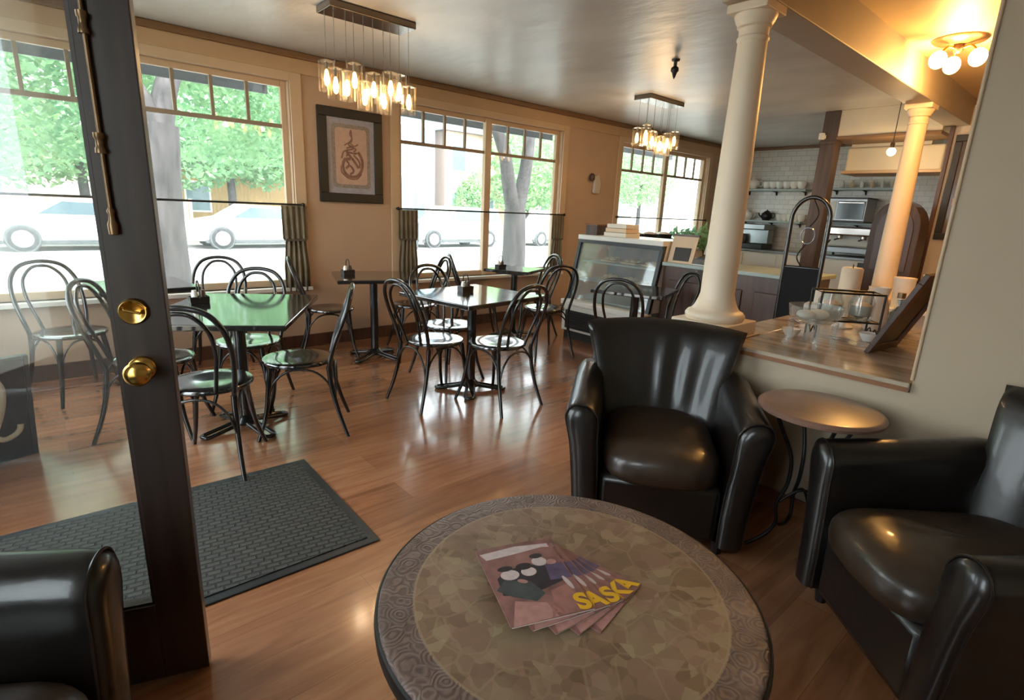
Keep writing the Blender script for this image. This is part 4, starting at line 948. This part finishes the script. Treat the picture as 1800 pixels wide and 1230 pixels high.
def ribbon(pts, w):
    P = smooth_path([(x, 0, z) for x, z in pts], 5)
    for i in range(len(P)-1):
        t_ = (P[i+1]-P[i]).normalized(); n_ = Vector((-t_.z, 0, t_.x))*w
        sheet([((P[i]+n_).x, (P[i]+n_).z), ((P[i]-n_).x, (P[i]-n_).z), ((P[i+1]-n_).x, (P[i+1]-n_).z), ((P[i+1]+n_).x, (P[i+1]+n_).z)], .0015+i*1e-5)
ribbon([(0, .245), (-.012, .20), (.012, .17), (0, .13)], .006); ribbon([(-.07, .10), (-.02, .125), (.03, .10), (.07, .12)], .006); ribbon([(-.05, .075), (.0, .09), (.05, .07), (.02, .05)], .007); ribbon([(-.10, -.02), (-.08, .04), (-.04, .05), (-.05, 0)], .007); ribbon([(-.11, -.09), (-.10, -.15), (-.03, -.20), (.05, -.20), (.10, -.15)], .006); ribbon([(.03, .04), (.09, .03), (.11, -.01)], .007)
ribbon([(0, .24), (.005, .16), (-.03, .11), (.03, .08), (-.06, .05), (.05, .03)], .008)
ribbon([(.07, .05), (.11, -.03), (.10, -.12), (.04, -.18), (-.05, -.17), (-.09, -.10), (-.07, -.03), (-.01, -.02)], .014)
ribbon([(-.05, .04), (.02, -.03), (.07, -.10)], .012); ribbon([(-.06, -.11), (-.02, -.08), (.02, -.13), (-.02, -.16)], .010); ribbon([(.02, .02), (.08, -.04), (.08, -.1)], .009); ribbon([(-.08, -.02), (-.03, -.06), (-.04, -.10)], .009)
art.build('ornament', ['print_band', 'print_pink', 'print_ink'], pr)
g = thing('wall_plaque', 'small grey-white wall ornament on the tan wall left of the far window', 'wall ornament', (6.02, YN, 1.80))
MB().prism([(-.03, -.14), (.10, -.14), (.12, .0), (.07, .12), (-.02, .10)], -.05, 0).build('plaque', 'wall_grey', g, bevel=.02); MB().ball((-.09, -.05, .07), .05, (.8, .8, 1.1)).build('dark_bird', 'bar_wood', g, smooth=True); MB().cyl((-.09, -.05, .07), (0, -.02, .05), .012).build('bracket', 'iron', g)
M['pic_glass'] = shade('pic_glass', (.42, .38, .36), .12, var=.2, vscale=4)
M['pic_reflection'] = shade('pic_reflection', (.80, .52, .42), .4, var=.1); 
g = thing('framed_picture', 'narrow dark framed picture on the hall end wall beyond the right wall', 'picture', (7.2, 1.20, 1.80))
MB().box(-.03, 0, -.32, .25, .45, .515).box(-.03, 0, -.32, .25, -.515, -.45).box(-.03, 0, .185, .25, -.45, .45).box(-.03, 0, -.32, -.255, -.45, .45).build('frame', 'iron', g, bevel=.006)
Bx(-.015, -.002, -.255, .185, -.45, .45).build('picture_sheet', 'pic_glass', g)
MB().box(-.0165, -.015, .08, .16, -.17, -.10).box(-.0165, -.015, .07, .15, -.24, -.20).build('pink_reflection', 'pic_reflection', g)  # orange reflection in the picture glass, painted as flat patches

# ------------------------------------------------------------------ cafe curtains and rods
def rod(x0, x1, label):
    g = thing('curtain_rod', label, 'curtain rod', (0, YN-.055, 1.355), 0, 'black cafe curtain rods')
    MB().cyl((x0, 0, 0), (x1, 0, 0), .009, n=10).build('rod', 'iron', g, smooth=True)
    for x in (x0, x1):
        MB().cyl((x, 0, 0), (x, .055, 0), .012, n=10).build('bracket', 'iron', g, smooth=True); MB().ball((x, 0, 0), .018).build('finial', 'iron', g, smooth=True)
rod(-.56, 1.93, 'black curtain rod across the left window'); rod(2.92, 5.42, 'black curtain rod across the middle window'); rod(6.56, 9.04, 'black curtain rod across the far window')
def curtain(x0, x1, mt, label, zb=.56):
    V = []; F = []; n = 48
    for j, z in enumerate((1.345, 1.33, 1.05, 1.03, .8, zb)):
        for i in range(n+1):
            f = i/n; pin = .80 if j in (3,) else 1
            x = (x0+x1)/2+((f-.5)*(x1-x0))*pin
            V.append((x, YN-.058+(.016 if j else .006)*math.sin(f*PI*9)*(1 if j > 1 else .6), z))
    for j in range(5):
        for i in range(n): a = j*(n+1)+i; F.append((a, a+1, a+n+2, a+n+1))
    o = tag(MB().add(V, F).build('cafe_curtain', mt, smooth=True), label, 'curtain', 'bunched cafe curtains')
    q = o.modifiers.new('thick', 'SOLIDIFY'); q.thickness = .004; q.offset = 0
    Bx(x0+.02, x1-.02, YN-.082, YN-.034, 1.03, 1.05).build('tie_band', 'curtain_dark', o)
curtain(1.73, 1.96, 'curtain', 'grey-brown curtain bunched at the right end of the left window')
curtain(2.92, 3.15, 'curtain', 'grey-brown curtain bunched at the left end of the middle window')
curtain(5.20, 5.42, 'curtain', 'grey-brown curtain bunched at the right end of the middle window')

# ------------------------------------------------------------------ black sign by the entry
g = thing('chalkboard_sign', 'black board with white script lettering, cut off at the left edge', 'sign', (-.15, 3.72, 0), R(200))
Sm = Matrix.Rotation(R(-9), 4, 'X')
MB().box(0, .42, -.012, .012, 0, .56, Sm).build('board', 'iron', g, bevel=.004)
MB().box(-.02, .0, -.016, .016, 0, .58, Sm).box(.42, .44, -.016, .016, 0, .58, Sm).box(0, .42, -.016, .016, .56, .58, Sm).build('frame', 'case_dark', g, bevel=.003)
M['script_white'] = shade('script_white', (.86, .86, .80), .6, var=.05)
def script(pts, w=.014): return MB().tube([Sm @ Vector((x, .014, z)) for x, z in [(.305-p.x, p.z) for p in smooth_path([(a, 0, b) for a, b in pts], 6)]], w, n=8)
sc_ = script([(.045, .19), (.06, .15), (.10, .13), (.135, .16), (.145, .25), (.125, .40), (.165, .48), (.205, .42), (.195, .30), (.16, .19)])
sc_.build('script_letter', 'script_white', g, smooth=True)
script([(.135, .24), (.15, .17), (.185, .135), (.23, .145), (.255, .17), (.262, .20)]).build('script_letter', 'script_white', g, smooth=True)
Lg = Matrix.Rotation(R(14), 4, 'X')
MB().box(.18, .24, -.012, .0, 0, .54, Matrix.Translation((0, -.17, 0)) @ Matrix.Rotation(R(-17), 4, 'X')).build('back_leg', 'iron', g)
# ------------------------------------------------------------------ street outside
GZ = -.15
struct(MB().box(-40, 60, YN+.15, 9.6, GZ-.1, GZ).build('trim_11', 'sidewalk'))
struct(MB().box(-40, 60, 9.6, 21.8, GZ-.22, GZ-.1).build('trim_12', 'asphalt'))
struct(MB().box(-40, 60, 21.8, 60, GZ-.1, GZ).build('trim_13', 'sidewalk'))
struct(MB().box(-40, XW-.15, -30, YN+.15, GZ-.1, GZ).build('trim_14', 'sidewalk'))
def awning(x0, x1, label):
    g = thing('awning', label, 'awning', (0, 0, 0), 0, 'dark awnings over the windows')
    MB().prism([(YN+.15, 3.15), (YN+.15, 3.17), (6.15, 2.86), (6.15, 2.84)], x0, x1, Matrix(((0, 1, 0, 0), (1, 0, 0, 0), (0, 0, 1, 0), (0, 0, 0, 1)))).build('canopy', 'case_dark', g)
    Bx(x0, x1, 6.13, 6.15, 2.42, 2.86).build('valance', 'case_dark', g)
    for x in (x0+.03, x1-.03):
        MB().cyl((x, YN+.15, 2.45), (x, 6.13, 2.50), .012).build('strut', 'iron', g)
awning(-.9, 2.0, 'dark awning outside the left window'); awning(2.75, 6.1, 'dark awning outside the middle window'); awning(6.35, 9.3, 'dark awning outside the far window')
def car(x, y, dirn, label, mt, prof, wheels, glassp, width=1.78):
    g = thing('car', label, 'car', (x, y, GZ-.1), 0 if dirn > 0 else PI, 'cars parked across the street')
    MB().prism(prof, -width/2, width/2).build('body', mt, g, bevel=.06)
    for s in (1, -1):
        MB().prism(glassp, s*(width/2-.02), s*(width/2+.012)).build('side_window', 'car_glass', g, bevel=.01)
        MB().box(prof[0][0]+.3, -prof[0][0]-.3, s*(width/2-.03), s*(width/2+.015), .2, .30).build('sill_strip', 'car_trim', g)
    for wx in wheels:
        for s in (1, -1):
            T = Matrix.Translation((wx, s*(width/2-.06), .34)) @ Matrix.Rotation(R(90), 4, 'X')
            MB().lathe([(.36, -.13), (.385, -.10), (.385, .10), (.36, .13), (.0, .13)], 24, T=T).build('wheel_arch', 'car_trim', g, smooth=True)
            w = MB().lathe([(0, -.12), (.30, -.12), (.34, -.09), (.34, .09), (.30, .12), (0, .12)], 24, T=Matrix.Translation((wx, s*(width/2-.035), .34)) @ Matrix.Rotation(R(90), 4, 'X')).build('wheel', 'tyre', g, smooth=True)
            hub = MB().lathe([(0, -.135), (.20, -.13), (.225, -.12), (.225, .12), (.20, .13), (0, .135)], 20, T=Matrix.Translation((wx, s*(width/2-.035), .34)) @ Matrix.Rotation(R(90), 4, 'X')).build('hub_cap', 'alloy', w, smooth=True)
sed = [(-2.2, .25), (-2.25, .55), (-2.2, .85), (-1.55, .95), (-.85, 1.38), (.55, 1.42), (1.25, 1.0), (2.1, .85), (2.25, .55), (2.2, .25)]
sedg = [(-1.3, .97), (-.80, 1.30), (.50, 1.34), (1.05, 1.0)]
car(1.25, 20.3, -1, 'white saloon car across the street, seen left of the door stile', 'car_white', sed, (-1.4, 1.42), sedg)
car(6.05, 20.3, -1, 'white saloon car across the street, seen between the door stile and the curtain', 'car_white', sed, (-1.4, 1.42), sedg)
suv = [(-2.2, .3), (-2.25, .9), (-2.15, 1.05), (-1.9, 1.62), (.35, 1.66), (.95, 1.08), (2.1, .98), (2.25, .6), (2.2, .3)]
suvg = [(-1.95, 1.08), (-1.8, 1.52), (.25, 1.56), (.65, 1.1)]
car(13.6, 19.6, -1, 'silver off-road car across the street in the middle window', 'car_silver', suv, (-1.4, 1.42), suvg)
car(19.6, 19.6, -1, 'white off-road car across the street right of the forked trunk', 'car_white', suv, (-1.4, 1.42), suvg)
g = thing('street_bin', 'dark bin standing in front of the silver car in the middle window', 'bin', (10.9, 18.4, GZ-.1))
MB().lathe([(0, 0), (.33, 0), (.36, .5), (.38, 1.0), (0, 1.0)], 18).build('body', 'case_dark', g, smooth=True); MB().lathe([(.4, 1.0), (.36, 1.1), (0, 1.18)], 18).build('lid', 'car_trim', g, smooth=True)

def cloud(parent, name, blobs, n, s, mt, seed, inner=.55):
    mb = MB(); rd = random.Random(seed); tot = sum(b[3]*b[4]*b[5] for b in blobs)
    for (x, y, z, rx, ry, rz) in blobs:
        for k in range(int(n*rx*ry*rz/tot)):
            d = Vector((rd.gauss(0, 1), rd.gauss(0, 1), rd.gauss(0, 1))).normalized()*(inner+(1-inner)*rd.random()**.6)
            c = Vector((x+d.x*rx, y+d.y*ry, z+d.z*rz)); u = Vector((rd.uniform(-1, 1), rd.uniform(-1, 1), rd.uniform(-.7, .7))).normalized()
            w = u.cross(Vector((rd.uniform(-1, 1), rd.uniform(-1, 1), rd.uniform(-1, 1)))).normalized(); q = s*rd.uniform(.6, 1.3)
            mb.add([c-u*q, c+w*q*.45, c+u*q, c-w*q*.45], [(0, 1, 2, 3)])
    return mb.build(name, mt, parent)
def tree(x, y, label, limbs, blobs, n, s, seed, mt='leaf', grp=None):
    g = thing('tree', label, 'tree', (x, y, GZ), 0, grp)
    tr = MB()
    for pts, r0, r1 in limbs[:1]: tr.tube(smooth_path(pts, 5), r0, r1, n=14)
    tr.build('trunk', 'bark', g, smooth=True)
    for pts, r0, r1 in limbs[1:]: MB().tube(smooth_path(pts, 5), r0, r1, n=12).build('limb', 'bark', g, smooth=True)
    if blobs: cloud(g, 'foliage', blobs, n, s, mt, seed)
    return g
tree(1.25, 8.0, 'thick street tree on the sidewalk just right of the door stile', [([(.02, 0, 0), (.0, 0, .8), (.03, 0, 1.6), (.10, 0, 2.35)], .27, .19), ([(.08, 0, 2.2), (.22, .1, 2.8), (.6, .4, 3.5), (1.2, .8, 4.2)], .15, .08), ([(.10, 0, 2.2), (-.12, .1, 2.75), (-.5, .5, 3.4), (-1.1, .9, 4.1)], .13, .07)],
     [(-1.2, 1.2, 4.0, 2.2, 1.6, 1.5), (.9, 1.4, 4.4, 2.2, 1.8, 1.5), (1.2, 3.0, 3.1, 1.6, 1.3, 1.25), (2.5, 3.4, 3.5, 1.5, 1.4, 1.4), (-1.3, 3.0, 3.2, 1.5, 1.4, 1.5), (-2.8, 3.0, 3.3, 1.4, 1.4, 1.6)], 24000, .075, 1)
tree(7.05, 8.0, 'forked street tree on the sidewalk in the middle window', [([(0, 0, 0), (.02, 0, .8), (0, 0, 1.55)], .25, .20), ([(-.02, 0, 1.45), (-.18, 0, 2.0), (-.34, 0, 2.6), (-.7, .2, 3.6)], .15, .10), ([(.04, 0, 1.45), (.17, 0, 2.0), (.27, 0, 2.6), (.5, .2, 3.6)], .15, .10)],
     [(-.6, .6, 4.5, 1.5, 1.4, 1.0), (.8, .8, 4.6, 1.5, 1.4, 1.0)], 8000, .075, 2)
BGT = 'trees across the street'
for k, (x, y, h, r, lb, mt) in enumerate(((-3.0, 24, 4.2, 3.0, 'big green tree far across the street at the left picture edge', 'leaf'), (1.6, 25, 4.4, 2.8, 'big green tree across the street behind the door stile', 'leaf_light'), (6.3, 24.5, 4.4, 2.6, 'green tree across the street over the tan wall', 'leaf'), (8.9, 25.5, 4.4, 2.2, 'green tree across the street next to the left window frame', 'leaf_light'),
        (22.0, 24, 4.0, 2.6, 'green tree across the street behind the forked trunk', 'leaf_light'), (27.5, 26, 4.6, 3.0, 'green tree across the street at the left of the far window', 'leaf'), (37.0, 27, 5.2, 3.0, 'green tree across the street at the right of the far window', 'leaf_light'))):
    tree(x, y, lb, [([(0, 0, 0), (.05, 0, 1.2), (0, 0, h-r*.3)], .2, .12)], [(0, 0, h, r, r*.9, r*.95), (-r*.5, -.4, h-r*.45, r*.6, r*.6, r*.6), (r*.5, -.3, h-r*.4, r*.6, r*.6, r*.6)], 7000, .14, 20+k, mt, BGT)
bs = thing('bush', 'bright green bush across the street left of the window mullion', 'bush', (16.9, 22.6, GZ)); MB().tube([(0, 0, 0), (0, 0, 1.2)], .05, .03).build('stem', 'bark', bs); cloud(bs, 'foliage', [(0, 0, 1.5, .85, .85, 1.5), (.2, 0, 2.4, .5, .5, .9)], 4000, .10, 'leaf_light', 77)
M['board_tan'] = shade('board_tan', (.70, .56, .38), .8, var=.2, vscale=2, stretch=(6, 1, .3)); M['bld_pink'] = shade('bld_pink', (.80, .66, .60), .8, var=.1); M['bld_cream'] = shade('bld_cream', (.86, .82, .76), .8, var=.05); M['bld_blue'] = shade('bld_blue', (.56, .66, .72), .8, var=.08); M['bld_glass'] = shade('bld_glass', (.42, .50, .54), .2, var=.15); M['roof_grey'] = shade('roof_grey', (.48, .49, .50), .8, var=.1); M['fence_red'] = shade('fence_red', (.62, .52, .46), .8, var=.15)
def building(x0, x1, y0, d, h, mt, label, wins, roof=True):
    g = thing('building', label, 'building', ((x0+x1)/2, y0, GZ)); w = (x1-x0)/2
    Bx(-w, w, 0, d, 0, h).build('wall', mt, g)
    if roof: MB().prism([(-w-.3, h), (w+.3, h), (w-.6, h+1.1), (-w+.6, h+1.1)], -.3, d).build('roof', 'roof_grey', g)
    for (cx_, cz_, ww, hh) in wins:
        f = MB().box(cx_-ww/2-.08, cx_+ww/2+.08, -.05, 0, cz_-hh/2-.08, cz_+hh/2+.08).build('window', 'white_paint', g); Bx(cx_-ww/2, cx_+ww/2, -.06, -.05, cz_-hh/2, cz_+hh/2).build('pane', 'bld_glass', f)
    return g
building(3.6, 13.2, 28.3, 5, 2.7, 'board_tan', 'tan boarded building behind the white car', [(3.0, 1.5, 1.0, 1.1), (-2.5, 1.5, .9, 1.2)])
building(-9, 2.6, 30, 5, 3.0, 'bld_cream', 'pale low building behind the trees at the left', [(-2, 1.6, 1.2, 1.2), (2, 1.6, 1.2, 1.2)])
building(13.6, 17.0, 26.0, 5, 6.2, 'bld_blue', 'blue-grey house with tall windows at the left of the middle window', [(-.7, 1.9, .7, 2.2), (.7, 1.9, .7, 2.2), (-.7, 4.8, .8, 1.4), (.7, 4.8, .8, 1.4)])
building(18.0, 22.6, 26.5, 5, 5.6, 'bld_pink', 'pink brick building in the middle window', [(-1.4, 1.6, .9, 1.4), (.8, 1.6, .9, 1.4), (-1.4, 4.2, .9, 1.3), (.8, 4.2, .9, 1.3)])
building(23.2, 30, 31, 5, 4.6, 'bld_cream', 'cream building behind the forked trunk', [(-1.5, 1.7, 1, 1.4), (1.5, 1.7, 1, 1.4)])
building(31, 40, 31.5, 6, 6.5, 'bld_blue', 'large blue-grey building filling the far window', [(-2.8, 2.0, 1.2, 1.6), (-.4, 2.0, 1.2, 1.6), (2.2, 2.0, 1.2, 1.6), (-2.8, 4.8, 1.2, 1.5), (-.4, 4.8, 1.2, 1.5), (2.2, 4.8, 1.2, 1.5)])
building(41.5, 50, 31, 6, 6.5, 'bld_cream', 'pale building at the right end of the street', [(-2, 2.2, 1.3, 1.6), (1, 2.2, 1.3, 1.6)])
g = thing('board_fence', 'low red-brown fence across the street behind the left white car', 'fence', (0, 22.4, GZ))
Bx(-7, 4.4, 0, .05, .1, 1.35).build('boards', 'fence_red', g)
for k in range(7): Bx(-7+1.9*k-.05, -7+1.9*k+.05, -.05, .0, 0, 1.42).build('post', 'fence_red', g)
